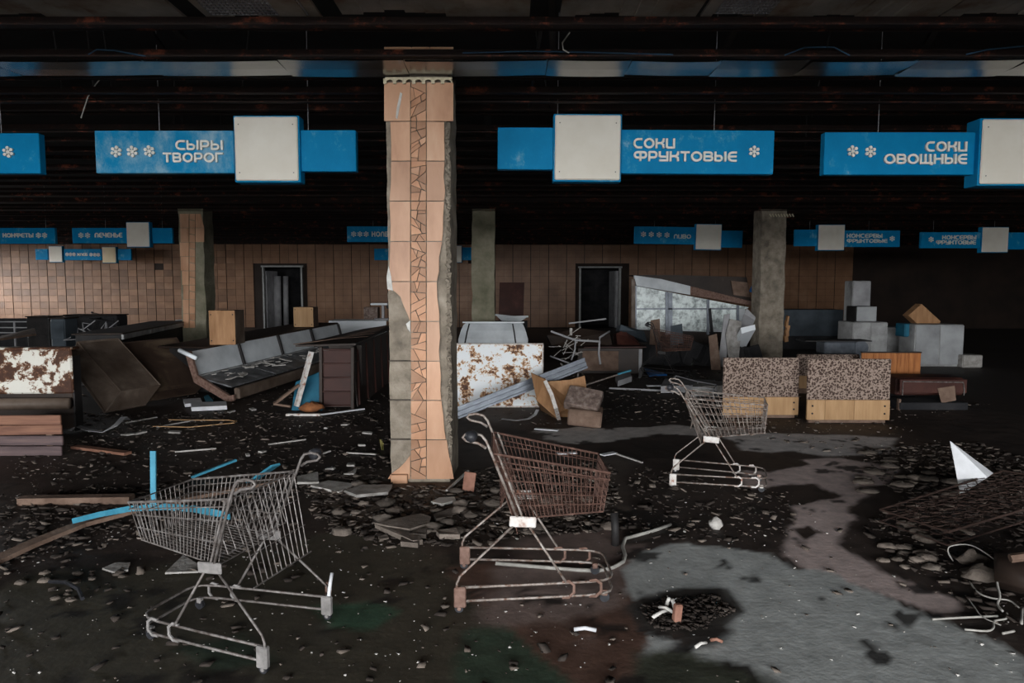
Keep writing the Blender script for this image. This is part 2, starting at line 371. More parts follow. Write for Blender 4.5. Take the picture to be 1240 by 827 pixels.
SOIL = (.042, .029, .0235)
ZONES = [
    (gpoly((360, 580), (470, 570), (740, 560), (755, 625), (640, 640), (560, 650), (470, 640), (390, 612)), (.10, .078, .063), .25, .4, .9),  # outline as seen on the floor, colour of the covering, edge softness, edge roughness, dryness
    (gpoly((0, 700), (150, 690), (420, 640), (560, 690), (660, 740), (760, 826), (640, 900), (-100, 900)), (.062, .053, .037), .15, .30, .6),
    (gpoly((380, 735), (455, 728), (480, 742), (450, 762), (400, 758)), (.045, .095, .058), .04, .10, .5),
    (gpoly((200, 785), (290, 770), (330, 800), (250, 815)), (.032, .045, .030), .06, .15, .5),
    (gpoly((560, 770), (640, 760), (720, 826), (700, 880), (540, 860)), (.045, .070, .045), .05, .15, .5),
    (gpoly((540, 690), (760, 655), (765, 700), (815, 860), (735, 860), (600, 750)), (.13, .07, .05), .03, .06, .6),
    (gpoly((640, 655), (740, 640), (765, 680), (760, 740), (690, 760), (600, 745), (590, 690)), (.22, .16, .14), .12, .3, .8),
    (gpoly((650, 523), (700, 518), (770, 523), (765, 532), (700, 537), (655, 533)), (.5, .46, .435), .05, .2, .9),
    (gpoly((745, 519), (810, 514), (880, 522), (860, 530), (800, 525), (750, 530)), (.5, .45, .425), .05, .2, .9),
    (gpoly((870, 522), (980, 526), (1090, 530), (1080, 548), (1000, 552), (960, 545), (905, 548)), (.62, .575, .56), .06, .12, .9),
    (gpoly((905, 560), (1020, 555), (1085, 565), (1070, 600), (1030, 632), (1010, 660), (1060, 690), (1170, 730), (1150, 748), (1000, 700), (950, 672), (955, 620), (905, 588)), (.60, .475, .445), .05, .11, .9),
    (gpoly((760, 690), (775, 668), (830, 655), (880, 662), (930, 672), (960, 690), (1010, 692), (1080, 722), (1180, 765), (1300, 820), (1300, 900), (800, 900), (790, 810)), (.50, .51, .495), .03, .12, .9),
    (gpoly((780, 800), (830, 790), (900, 812), (960, 840), (900, 880), (790, 880)), (.055, .058, .040), .08, .2, .6),
    (gpoly((800, 585), (905, 592), (985, 588), (1012, 600), (970, 612), (955, 650), (930, 670), (840, 648), (760, 655), (760, 610)), SOIL, .03, .2, .5),
    (gpoly((955, 638), (980, 636), (1000, 645), (975, 652)), SOIL, .02, .08, .3),
    (gpoly((880, 545), (945, 548), (975, 562), (930, 572), (880, 565)), SOIL, .03, .15, .4),
    (gpoly((762, 735), (800, 715), (880, 712), (895, 735), (880, 765), (830, 775), (775, 765)), (.05, .043, .038), .05, .22, .4),
    (gpoly((1030, 620), (1100, 650), (1120, 690), (1190, 730), (1300, 770), (1300, 560), (1060, 590)), SOIL, .04, .25, .5),
]
def make_floor():
    x0, x1, y0, y1, st = -6.0, 7.2, 2.0, 12.4, .04
    nx, ny = int(round((x1 - x0) / st)) + 1, int(round((y1 - y0) / st)) + 1
    X, Y = np.meshgrid(np.linspace(x0, x1, nx), np.linspace(y0, y1, ny))
    X = X.ravel(); Y = Y.ravel()
    C = np.zeros((X.size, 4)); C[:, :3] = SOIL; C[:, 3] = .6
    C[:, :3] *= (1 + 1.1 * fbm(X, Y, 1.1, 5))[:, None]
    for k, (poly, c, soft, rg, dry) in enumerate(ZONES):
        d = sdist(X, Y, poly) + rg * 1.6 * fbm(X, Y, 2.6, 40 + 7 * k)
        a = np.clip(d / soft + .5, 0, 1)[:, None]
        C[:, :3] = C[:, :3] * (1 - a) + np.array(c) * a; C[:, 3:] = C[:, 3:] * (1 - a) + dry * a
    # scattered dark litter stains on the coverings
    s = fbm(X, Y, 3.2, 300) + .35 * fbm(X, Y, 11, 320)
    a = np.clip((s - .20) / .04, 0, 1)[:, None] * .9
    C[:, :3] = C[:, :3] * (1 - a) + np.array((.016, .012, .010)) * a
    Z = np.where(C[:, 0] < .06, .018 * (fbm(X, Y, 2.2, 90) - .2) + .02 * np.abs(fbm(X, Y, 9, 95)), 0.0)
    edge = (X < x0 + .01) | (X > x1 - .01) | (Y < y0 + .01) | (Y > y1 - .01); Z[edge] = 0
    V = np.column_stack([X, Y, Z])
    idx = np.arange(nx * ny).reshape(ny, nx)
    Fq = np.column_stack([idx[:-1, :-1].ravel(), idx[:-1, 1:].ravel(), idx[1:, 1:].ravel(), idx[1:, :-1].ravel()])
    n = len(V)
    bx0, bx1, by0, by1 = -26, 24, -11, 31
    ext = [(bx0, by0), (bx1, by0), (bx1, by1), (bx0, by1)]
    V = np.vstack([V, [(a, b, 0) for a, b in ext]])
    C = np.vstack([C, [(*SOIL, .6)] * 4])
    c = [idx[0, 0], idx[0, -1], idx[-1, -1], idx[-1, 0]]
    faces = Fq.tolist()
    for k in range(4):
        faces.append([n + k, n + (k + 1) % 4, int(c[(k + 1) % 4]), int(c[k])])
    me = bpy.data.meshes.new('floor'); me.from_pydata(V.tolist(), [], faces); me.update()
    ca = me.color_attributes.new('Col', 'FLOAT_COLOR', 'POINT'); ca.data.foreach_set('color', C.astype(np.float32).ravel())
    me.materials.append(M['floor'])
    for p in me.polygons: p.use_smooth = True
    o = bpy.data.objects.new('floor', me); COL.objects.link(o); tag(o, kind='structure'); return o
floor = make_floor()

CZ = 3.72      # underside of the suspended-ceiling rails
WALLY = 30.6
# ---- ceiling: deck, bare rails, leftover panels, struts
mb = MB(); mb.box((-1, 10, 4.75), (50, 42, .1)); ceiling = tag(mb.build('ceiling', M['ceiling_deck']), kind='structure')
def on_ceiling(mb, name, m): return mb.build(name, m, ceiling)
k = 0
y = 3.9
while y < 30.3:
    z = CZ + random.uniform(-.015, .02)
    if abs(y - 6.0) > .2:
        a = random.uniform(-.004, .004)
        mb = MB(); mb.bar((-25.5, y + a * 25, z + random.uniform(-.05, .05)), (23.5, y - a * 24, z + random.uniform(-.05, .05)), .055, .012)
        mb.bar((-25.5, y + a * 25 + .025, z + .03), (23.5, y - a * 24 + .025, z + .03), .008, .06)
        on_ceiling(mb, 'ceiling_rail', M['rail_rust'])
    y += .66 + random.uniform(-.03, .03); k += 1
for yy, zz in ((5.12, CZ - .02), (5.80, CZ - .02), (6.95, CZ + .01), (7.6, CZ + .01)):
    mb = MB(); mb.bar((-25, yy, zz), (23, yy - .02, zz), .07, .014); mb.bar((-25, yy + .03, zz + .035), (23, yy + .01, zz + .035), .01, .07)
    on_ceiling(mb, 'ceiling_rail', M['rail_rust'])
# polished metal soffit strip, in buckled lengths, that mirrors the signs
xs = [-9.0, -5.6, -4.35, -3.1, -1.95, -.9, .3, 1.0, 1.75, 2.5, 3.4, 4.3, 5.2, 9.0]
for i in range(len(xs) - 1):
    mb = MB(); t1, t2 = random.uniform(-.007, .007), random.uniform(-.01, .01)
    vs = []; nseg = 6
    for j in range(nseg + 1):
        xx = xs[i] + (xs[i + 1] - xs[i] - .006) * j / nseg
        sag = -.006 * math.sin(math.pi * j / nseg) + t2 * (j / nseg - .5)
        for yy, dz in ((5.84, t1), (6.04, -.004), (6.24, -t1)):
            vs.append((xx, yy, CZ - .035 + sag + dz))
    fs = []
    for j in range(nseg):
        for q in range(2): fs.append((j * 3 + q, j * 3 + 3 + q, j * 3 + 4 + q, j * 3 + 1 + q))
    n0 = len(vs); vs2 = [(a, b, c + .012) for a, b, c in vs]; mb.add(vs, fs); mb.add(vs2, fs)
    on_ceiling(mb, 'soffit_strip', M['mirror_strip'])
# leftover ceiling boards at the front edge, two with a louvre grille
for (pa, pb, yb, vent) in ((-60, 240, 5.3, 0), (268, 402, 5.26, 1), (425, 640, 5.22, 0), (676, 832, 5.3, 0), (838, 948, 5.24, 1), (952, 1110, 5.3, 0), (1118, 1320, 5.26, 0)):
    xa, xb = (pa - 620) / F * 5.3, (pb - 620) / F * 5.3
    mb = MB(); z = CZ + .10 + random.uniform(-.02, .02); n = 9
    for j in range(n):
        u0, u1 = xa + (xb - xa) * j / n, xa + (xb - xa) * (j + 1) / n
        mb.box(((u0 + u1) / 2, (3.3 + yb) / 2, z + .03 * math.sin(j * .7)), (u1 - u0 + .002, yb - 3.3 + (random.uniform(-.05, .05) if not vent else 0), .02))
    p = on_ceiling(mb, 'ceiling_board', M['ceiling_panel'])
    if vent:
        mb = MB(); z2 = z - .03; x2, x3 = xa + .08, xb - .08
        for j in range(24): mb.bar((x2 + (x3 - x2) * j / 23, 4.5, z2), (x2 + (x3 - x2) * j / 23, 5.12, z2), .008, .01)
        for j in range(14): mb.bar((x2, 4.5 + .62 * j / 13, z2), (x3, 4.5 + .62 * j / 13, z2), .008, .012)
        g = mb.build('vent_grille', M['fiber_grey'], p)
# struts and hangers
for (a, b, ya, yb, za, zb, wd) in ((128, 236, 4.6, 5.6, 4.0, 3.78, .05), (70, 210, 4.3, 5.9, 4.3, 3.8, .04), (664, 668, 3.9, 6.1, 3.80, 3.78, .045), (935, 872, 4.4, 5.75, 3.95, 3.78, .05), (1190, 1105, 4.6, 5.8, 4.2, 3.78, .05), (590, 592, 7.2, 9.4, 3.85, 3.82, .08), (655, 640, 6.4, 7.6, 4.2, 3.76, .03), (160, 200, 6.3, 7.2, 3.8, 3.95, .03)):
    mb = MB(); mb.bar(((a - 620) / F * ya, ya, za), ((b - 620) / F * yb, yb, zb), wd, wd * .7); on_ceiling(mb, 'ceiling_strut', M['steel_dark'])
for i in range(46):
    x, yy = random.uniform(-9, 9), random.uniform(6.6, 22)
    mb = MB(); mb.tube([(x, yy, 4.72), (x + random.uniform(-.2, .2), yy, CZ + .03)], .008, 4); on_ceiling(mb, 'hanger_rod', M['steel_dark'])
# ---- walls
def wallbox(name, c, d, m='wall_plain'): mb = MB(); mb.box(c, d); return tag(mb.build(name, M[m]), kind='structure')
DOORS = [(320, 368, 323), (701, 751, 324)]
dx = []
for (a, b, t) in DOORS: dx.append((A(a, 380, WALLY).x, A(b, 380, WALLY).x, A(a, t, WALLY).z))
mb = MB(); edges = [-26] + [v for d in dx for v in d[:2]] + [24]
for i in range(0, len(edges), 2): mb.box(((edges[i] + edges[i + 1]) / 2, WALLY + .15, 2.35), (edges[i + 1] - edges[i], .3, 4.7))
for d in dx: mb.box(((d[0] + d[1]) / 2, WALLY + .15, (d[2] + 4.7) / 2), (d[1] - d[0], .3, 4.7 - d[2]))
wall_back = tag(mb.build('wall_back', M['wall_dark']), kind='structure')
# wall tiles
TW, TH = .388, .285
tile_me = MB().box((0, 0, 0), (TW - .007, .02, TH - .007), None, .004).mesh('wall_tile', M['tile_wall'])
spots = []
xe = A(1030, 340, WALLY).x
x = -22.9; c = 0
while x < xe:
    for r_ in range(13):
        z = .05 + TH * (r_ + .5)
        if any(d[0] - .28 < x < d[1] + .28 and z < d[2] + .12 for d in dx): continue
        spots.append((x, z, c))
    c += 1; x += TW + (.022 if c % 2 == 0 else 0)
lost = random.Random(3)
spots = [s_ for s_ in spots if lost.random() > .004 and not (A(596, 350, WALLY).x < s_[0] < A(640, 350, WALLY).x and 0)]
spots.sort(key=lambda s_: (s_[0] > A(262, 350, WALLY).x, s_[0]))
near_t, far_t = [s_ for s_ in spots if s_[1] > .5][:298], None
used = set((a, b) for a, b, _ in near_t)
for (x, z, c) in near_t:
    inst('wall_tile', tile_me, wall_back, (x, WALLY - .008 - random.uniform(0, .006), z), (random.uniform(-.012, .012), 0, random.uniform(-.012, .012)))
mb = MB()
for (x, z, c) in spots:
    if (x, z) in used: continue
    mb.box((x, WALLY - .008 - random.uniform(0, .006), z), (TW - .007, .02, TH - .007), (random.uniform(-.012, .012), 0, random.uniform(-.012, .012)))
tag(mb.build('wall_tiling', M['tile_wall'], wall_back), kind='stuff')
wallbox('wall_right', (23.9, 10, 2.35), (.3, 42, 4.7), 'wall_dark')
# left wall with a window bay far back
mb = MB()
mb.box((-26.1, 4.4, 2.35), (.3, 30.8, 4.7)); mb.box((-26.1, 30.1, 2.35), (.3, 1.2, 4.7)); mb.box((-26.1, 24.6, .55), (.3, 9.6, 1.1)); mb.box((-26.1, 24.6, 4.1), (.3, 9.6, 1.2))
tag(mb.build('wall_left', M['wall_plain']), kind='structure')
mb = MB()
for j in range(6): mb.box((-26.05, 19.8 + 1.92 * j, 2.3), (.1, .08, 2.4))
mb.box((-26.05, 24.6, 3.45), (.1, 9.6, .08)); mb.box((-26.05, 24.6, 1.14), (.1, 9.6, .08))
tag(mb.build('window_1', M['steel_dark']), kind='structure')
# shop front behind the camera
mb = MB()
mb.box((-19, -11.15, 2.35), (14.0, .3, 4.7)); mb.box((16.5, -11.15, 2.35), (15.0, .3, 4.7)); mb.box((-1.5, -11.15, .25), (21, .3, .5)); mb.box((-1.5, -11.15, 4.2), (21, .3, 1.0))
tag(mb.build('wall_front', M['wall_plain']), kind='structure')
mb = MB()
for j in range(12): mb.box((-12 + 1.91 * j, -11.1, 2.1), (.08, .1, 3.2))
tag(mb.build('window_2', M['steel_dark']), kind='structure')
mb = MB(); mb.box((-1, -51.3, -.15), (160, 80, .1)); mb.box((-66.3, 34, -.15), (80, 80, .1)); tag(mb.build('pavement', M['asphalt']), 'grey pavement outside the shop windows', 'pavement', kind='structure')
# doorways in the back wall: frame, dark passage, a half-open leaf
for i, d in enumerate(dx):
    mb = MB(); w_ = .07
    mb.box((d[0] + w_ / 2, WALLY - .03, d[2] / 2), (w_, .2, d[2])); mb.box((d[1] - w_ / 2, WALLY - .03, d[2] / 2), (w_, .2, d[2])); mb.box(((d[0] + d[1]) / 2, WALLY - .03, d[2] + w_ / 2 - .02), (d[1] - d[0] + .1, .2, w_))
    dr = tag(mb.build('door_%d' % (i + 1), M['door_frame']), kind='structure')
    mb = MB(); xm = (d[0] + d[1]) / 2; wd = d[1] - d[0] + .6
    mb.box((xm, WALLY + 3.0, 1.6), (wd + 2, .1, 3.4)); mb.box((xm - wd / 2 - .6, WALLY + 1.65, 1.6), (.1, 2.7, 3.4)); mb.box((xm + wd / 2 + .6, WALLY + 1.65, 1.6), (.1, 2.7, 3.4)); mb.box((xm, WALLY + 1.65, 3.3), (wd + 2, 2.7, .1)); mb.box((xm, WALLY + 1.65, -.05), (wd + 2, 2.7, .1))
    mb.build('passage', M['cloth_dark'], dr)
    mb = MB()
    if i == 0: mb.box((d[0] + .16, WALLY + .6, 1.3), (.06, 1.0, 2.55), (0, 0, -.15))
    else: mb.box((d[1] - .22, WALLY + .6, 1.3), (.06, 1.0, 2.55), (0, 0, .22))
    mb.build('door_leaf', M['fiber_grey'], dr)
    if i == 0:
        for q, (pp, rr) in enumerate(((336, .17), (346, .12))):
            X = A(pp, 360, WALLY + .7).x
            o = single(MB().tube([(X, WALLY + .7, 0), (X, WALLY + .7, 1.2), (X + .02, WALLY + .7, 2.35)], rr, 10), 'upright_pipe', M['fiber_grey'], ('thicker pale upright pipe inside the left doorway', 'thinner pale upright pipe inside the left doorway')[q], 'pipe', (X, WALLY + .7, 0), 'pipes in the left doorway', True)

# ================================================================== COLUMNS
CY = 6.25
def PX(p): return (p - 620) / F * CY / (_cp if False else 1)
def cx(p, q=400): return A(p, q, CY).x
def cz(q): return A(506, q, CY).z
pil = thing('tiled_column', 'nearest square pillar clad in peach tiles with a crazy-paved centre strip', 'column', (cx(507), CY + .28, 0))
po = pil.location
mb = MB()
# rough-edged concrete core
xl, xr = cx(470.5), cx(546)
lv = 34; ring = []
for j in range(lv + 1):
    z = cz(57) * j / lv
    e = lambda: random.uniform(-.012, .012)
    ring.append([(xl + e() * .5, CY + .012 + abs(e()), z), (xr - .035 + e(), CY + .014 + abs(e()), z), (xr + e(), CY + .045 + e(), z), (xr + .012 + e() * .5, CY + .56, z), (xl, CY + .56, z)])
vs = [p for q in ring for p in q]; fs = []
for j in range(lv):
    for k in range(5): fs.append((j * 5 + k, j * 5 + (k + 1) % 5, j * 5 + 5 + (k + 1) % 5, j * 5 + 5 + k))
fs.append((lv * 5, lv * 5 + 1, lv * 5 + 2, lv * 5 + 3, lv * 5 + 4)); mb.add(vs, fs)
mb.build('concrete_core', M['concrete'], pil, po)
# tile rows
rows = [57.0, 66, 100, 147.5, 195.5, 243.8, 292.5, 341, 389, 437, 484.5, 532, 580]
XL, XM0, XM1 = 0, 497.5, 516.5
def tile(poly_px, name='tile', mt='tile_peach', th=.014, y=CY):
    pts = [Vector((A(a, b, y).x, y, A(a, b, y).z)) for a, b in poly_px]
    c = sum(pts, Vector()) / len(pts)
    mb = MB(); mb.prism([p - Vector((0, th, 0)) for p in pts], (0, th, 0))
    # chamfered face
    fr = [c + (p - c) * .992 for p in pts]
    o = mb.build(name, M[mt], pil, c); o.location = c - po; return o
g = .55
rightE = {2: (549, 549), 3: (538, 538.5), 4: (538.5, 538), 5: (538, 535.5), 6: (535.5, 529), 7: (529, 532), 8: (532, 532.5), 9: (532.5, 534.5), 10: (534.5, 540), 11: (541, 549.5)}
leftE = {2: (465.5, 465.5), 3: (473, 474), 4: (474, 472), 5: (472, 473), 6: (473, 470.5), 7: (470.5, 497)}
for r_ in range(2, 12):
    t, b = rows[r_] + g, rows[r_ + 1] - g
    m_ = (t + b) / 2
    e0, e1 = rightE[r_]
    wob = random.uniform(-1.2, 1.2) if r_ not in (2,) else 0
    if r_ == 2: tile([(XM1 + g, t), (e0, t), (e1, b), (XM1 + g, b)])
    else: tile([(XM1 + g, t), (e0, t), (e0 * .6 + e1 * .4 + wob, t + (b - t) * .4), (e0 * .25 + e1 * .75 - wob, t + (b - t) * .75), (e1, b), (XM1 + g, b)])
    if r_ in leftE:
        e0, e1 = leftE[r_]
        if r_ == 7: tile([(e0, t), (XM0 - g, t), (XM0 - g, 389), (494, 381), (489, 370), (485, 359), (476, 351), (470.5, 352)])
        elif r_ == 2: tile([(e0, t), (XM0 - g, t), (XM0 - g, b), (e1, b)])
        else: tile([(e0, t), (XM0 - g, t), (XM0 - g, b), (e1, b), (e0 * .35 + e1 * .65 + random.uniform(-1, 1), t + (b - t) * .6)])
tile([(497, 551), (497, 579.5), (470, 579.5), (473, 574), (484, 566), (491, 559)])
# tiles of the shaft above the soffit
for a, b in ((465.5, 498), (499, 520), (521, 549)): tile([(a, 57.5), (b, 57.5), (b, 69), (a, 69)])
# crazy-paved strip: random convex pieces
def split(poly, depth):
    def ar(p): return abs(sum(p[i][0] * p[(i + 1) % len(p)][1] - p[(i + 1) % len(p)][0] * p[i][1] for i in range(len(p)))) / 2
    if ar(poly) < random.uniform(75, 210) or depth > 9: return [poly]
    xs_ = [p[0] for p in poly]; ys_ = [p[1] for p in poly]
    cxx = sum(xs_) / len(xs_) + random.uniform(-2.5, 2.5); cyy = sum(ys_) / len(ys_) + random.uniform(-4, 4)
    an = random.uniform(-.75, .75) if (max(ys_) - min(ys_)) > 1.25 * (max(xs_) - min(xs_)) else random.uniform(.9, 2.2)
    n = (-math.sin(an), math.cos(an)); out = ([], [])
    for i in range(len(poly)):
        p, q = poly[i], poly[(i + 1) % len(poly)]
        dp = (p[0] - cxx) * n[0] + (p[1] - cyy) * n[1]; dq = (q[0] - cxx) * n[0] + (q[1] - cyy) * n[1]
        out[0 if dp >= 0 else 1].append(p)
        if dp * dq < 0:
            t = dp / (dp - dq); s_ = (p[0] + (q[0] - p[0]) * t, p[1] + (q[1] - p[1]) * t); out[0].append(s_); out[1].append(s_)
    res = []
    for o in out:
        if len(o) >= 3 and ar(o) > 8: res += split(o, depth + 1)
    return res or [poly]
def inset(poly, d):
    c = (sum(p[0] for p in poly) / len(poly), sum(p[1] for p in poly) / len(poly)); r_ = []
    for p in poly:
        l = math.hypot(p[0] - c[0], p[1] - c[1]); k = max(0, 1 - d / max(l, .1)); r_.append((c[0] + (p[0] - c[0]) * k, c[1] + (p[1] - c[1]) * k))
    return r_
for r_ in range(2, 12):
    for poly in split([(XM0, rows[r_]), (XM1, rows[r_]), (XM1, rows[r_ + 1]), (XM0, rows[r_ + 1])], 0):
        o = tile(inset(poly, .75), 'paving_piece', 'paving_peach', th=.012 + random.uniform(0, .004))
# dark bedding behind the strip, patches of white render left on the broken edge
mb = MB(); a, b = A(497, 100, CY), A(517, 580, CY); mb.box(((a.x + b.x) / 2, CY + .006, (a.z + b.z) / 2), (b.x - a.x, .01, a.z - b.z)); mb.build('grout_bed', M['grout'], pil, po)
for pl in ([(471, 322), (474, 335), (476, 352), (469.5, 350), (468.5, 335)], [(492, 392), (497, 388), (497, 402), (494, 398)], [(485, 112), (487.5, 114), (481.5, 145), (479.5, 143), (481, 130)]):
    tile(pl, 'render_patch', 'plaster_white', .017)
mb = MB(); a, b = A(468, 100, CY), A(548, 147, CY)
for rr in rows[9:12]:
    q0, q1 = A(471, rr, CY), A(497, rr, CY); mb.box(((q0.x + q1.x) / 2, CY + .002, q0.z), (q1.x - q0.x, .022, .012))
mb.build('mortar_joint', M['grout'], pil, po)
# broken ties on the bare right face
mb = MB()
for j in range(150):
    z = .25 + 3.0 * j / 150
    mb.box((xr - .02 + random.uniform(-.012, .012), CY + .01 + random.uniform(-.008, .01), z), (.008 + .03 * random.random(), .02, .01 + .03 * random.random()), (random.random(), random.random(), random.random()))
mb.build('mortar_crust', M['concrete'], pil, po)
# scalloped brass edging under the soffit
mb = MB(); za = cz(95.5); zb = cz(103); x0_, x1_ = cx(467, 100), cx(548, 100); nsc = 7; wsc = (x1_ - x0_) / nsc
mb.box(((x0_ + x1_) / 2, CY - .03, za - .004), (x1_ - x0_, .012, .014))
for j in range(nsc):
    c0 = x0_ + wsc * (j + .5); pts = []
    for q in range(9):
        an = math.pi * q / 8; pts.append((c0 + math.cos(an) * wsc * .46, CY - .03, za - .010 - math.sin(an) * (za - zb) * .0 - (1 - math.sin(an)) * (za - zb) * .62))
    for q in range(8): mb.bar(pts[q], pts[q + 1], .012, .013, (0, 1, 0))
    mb.box((c0 - wsc * .5, CY - .03, za - .03), (.03, .012, .045))
mb.build('scallop_edging', M['brass'], pil, po)
mb = MB(); a, b = A(474, 590, CY - .02), A(494, 590, CY - .02); mb.box(((a.x + b.x) / 2, CY - .035, .035), (b.x - a.x, .05, .09), None, .005); mb.build('plinth_tile', M['tile_peach'], pil, po)
mb = MB(); a, b = A(495, 590, CY), A(545, 590, CY); mb.box(((a.x + b.x) / 2, CY + .02, .02), (b.x - a.x, .05, .07)); mb.build('plinth', M['concrete'], pil, po)

YC = 17.0
def far_column(p0, p1, label, m, tiles=False):
    x0_, x1_ = A(p0, 340, YC).x, A(p1, 340, YC).x; loc = ((x0_ + x1_) / 2, YC + .3, 0)
    t = thing('concrete_column', label, 'column', loc)
    mb = MB(); n = 16; ring = []
    for j in range(n + 1):
        z = 3.75 * j / n; e = lambda: random.uniform(-.018, .018)
        ring.append([(x0_ + e(), YC + e() * .5, z), (x1_ + e(), YC + e() * .5, z), (x1_ + e(), YC + .58, z), (x0_, YC + .58, z)])
    fs = []
    for j in range(n):
        for k in range(4): fs.append((j * 4 + k, j * 4 + (k + 1) % 4, j * 4 + 4 + (k + 1) % 4, j * 4 + 4 + k))
    fs.append(tuple(n * 4 + k for k in range(4))); mb.add([p for q in ring for p in q], fs); mb.build('concrete_core', M[m], t, loc)
    return t, loc
tcol, tl = far_column(219, 248, 'far left pillar half clad in peach tiles beside the hanging sign', 'concrete_mossy')
def ftile(poly):
    pts = [A(a, b, YC - .02) for a, b in poly]; c = sum(pts, Vector()) / len(pts)
    o = MB().prism([p - Vector((0, .015, 0)) for p in pts], (0, .015, 0)).build('tile', M['tile_peach'], tcol, c); o.location = c - Vector(tl)
for j in range(8):
    t, b = 259 + 17.3 * j, 259 + 17.3 * (j + 1) - .5
    dxl = (0, .5, 0, 1, 2.5, 4, 3.5, 4)[j]
    ftile([(218 + dxl, t), (229, t), (229, b), (218.5 + dxl, b)])
    for (q, w2) in split([(229.6, t), (236.5, t), (236.5, b), (229.6, b)], 8) and ((0, 0),):
        ftile([(229.8, t), (236.5, t), (236.5, t + 8), (229.8, t + 6.5)]); ftile([(229.8, t + 7.3), (236.5, t + 8.8), (236.5, b), (229.8, b)])
    if j < 2: ftile([(237, t), ((243, 247.5)[j], t), (247.5, b), (237, b)])
far_column(571.5, 599, 'bare grey-green concrete pillar standing right behind the nearest tiled pillar', 'concrete_mossy')
tc3, tl3 = far_column(920.5, 950, 'bare rough concrete pillar on the right behind the flower-patterned panels', 'concrete')
mb = MB()
for j in range(9): mb.bar(A(934 + 3.4 * j, 262.5, YC - .05), A(932 + 3.4 * j, 259, YC - .05), .012, .03)
mb.build('scallop_edging', M['brass'], tc3, tl3)
mb = MB(); a = A(951, 400, YC)
for j in range(5): mb.box((a.x + .05 + .02 * j % .05, YC + .1, .55 + .12 * j), (.09 - .012 * j, .12, .16), (random.uniform(-.3, .3), random.uniform(-.3, .3), 0))
mb.build('broken_cladding', M['plywood'], tc3, tl3)

# ================================================================== SIGNS
T_ = .21
def arc(cx_, cy_, rx, ry, a0, a1, n=7): return [(cx_ + rx * math.cos(R(a0 + (a1 - a0) * i / n)), cy_ + ry * math.sin(R(a0 + (a1 - a0) * i / n))) for i in range(n + 1)]
lo, hi, md = .085, .915, .5
def glyphs():
    D = {}
    D['С'] = (.85, [[(.82, hi)] + arc(.42, .5, .335, .415, 90, 270) + [(.82, lo)]])
    D['О'] = (.98, [arc(.49, .5, .405, .415, 0, 360, 16)])
    D['К'] = (.84, [[(lo, 0), (lo, 1)], [(lo, .52), (.52, .52), (.70, .70), (.75, 1)], [(.52, .52), (.70, .34), (.75, 0)]])
    D['И'] = (.84, [[(lo, 1), (lo, lo + .1), (lo + .1, lo), (.75, lo)], [(.75, 1), (.75, 0)]])
    D['Ф'] = (1.15, [arc(.28, .62, .2, .27, 90, 270) + arc(.87, .62, .2, .27, -90, 90) + [(.28, .89)], [(.575, .92), (.575, 0)]])
    D['Р'] = (.80, [[(lo, 0), (lo, hi), (.5, hi)] + arc(.5, .645, .215, .27, 90, -90) + [(lo, .375)]])
    D['У'] = (.84, [[(lo, 1), (lo, .55), (.2, .45), (.75, .45)], [(.75, 1), (.75, lo), (.05, lo)]])
    D['Т'] = (.80, [[(0, hi), (.8, hi)], [(.4, hi), (.4, 0)]])
    D['В'] = (.84, [[(lo, lo), (lo, hi), (.52, hi)] + arc(.52, .71, .2, .205, 90, -90) + [(lo, .505)], [(.52, .505)] + arc(.54, .295, .21, .21, 90, -90) + [(lo, lo)]])
    D['Ы'] = (1.05, [[(lo, 1), (lo, lo), (.45, lo)] + arc(.45, .32, .2, .235, -90, 90) + [(lo, .555)], [(.95, 0), (.95, 1)]])
    D['Ь'] = (.78, [[(lo, 1), (lo, lo), (.45, lo)] + arc(.45, .32, .22, .235, -90, 90) + [(lo, .555)]])
    D['Е'] = (.82, [[(.8, hi)] + arc(.40, .5, .315, .415, 90, 270) + [(.8, lo)], [(.12, .5), (.78, .5)]])
    D['Г'] = (.72, [[(lo, 0), (lo, hi), (.72, hi)]])
    D['Щ'] = (1.12, [[(lo, 1), (lo, lo), (1.12, lo)], [(.5, 1), (.5, lo)], [(.92, 1), (.92, lo)], [(1.07, .1), (1.07, -.12)]])
    D['Н'] = (.84, [[(lo, 0), (lo, 1)], [(.75, 0), (.75, 1)], [(lo, .5), (.75, .5)]])
    D['П'] = (.84, [[(lo, 0), (lo, .6)] + arc(.42, .6, .335, .315, 180, 0) + [(.755, 0)]])
    D['Л'] = (.84, [[(lo, 0), (.15, .6)] + arc(.45, .6, .3, .315, 180, 0) + [(.755, 0)]])
    D['Ч'] = (.80, [[(lo, 1), (lo, .6), (.2, .45), (.71, .45)], [(.71, 1), (.71, 0)]])
    D['Б'] = (.82, [[(.74, hi), (lo, hi), (lo, lo), (.5, lo)] + arc(.5, .31, .22, .225, -90, 90) + [(lo, .535)]])
    D['Х'] = (.84, [[(lo, 0), (lo, .2), (.75, .8), (.75, 1)], [(lo, 1), (lo, .8), (.75, .2), (.75, 0)]])
    D['А'] = (.84, [[(lo, 0), (lo, .6)] + arc(.42, .6, .335, .315, 180, 0) + [(.755, 0)], [(lo, .4), (.755, .4)]])
    return D
GL = glyphs(); _gm = {}
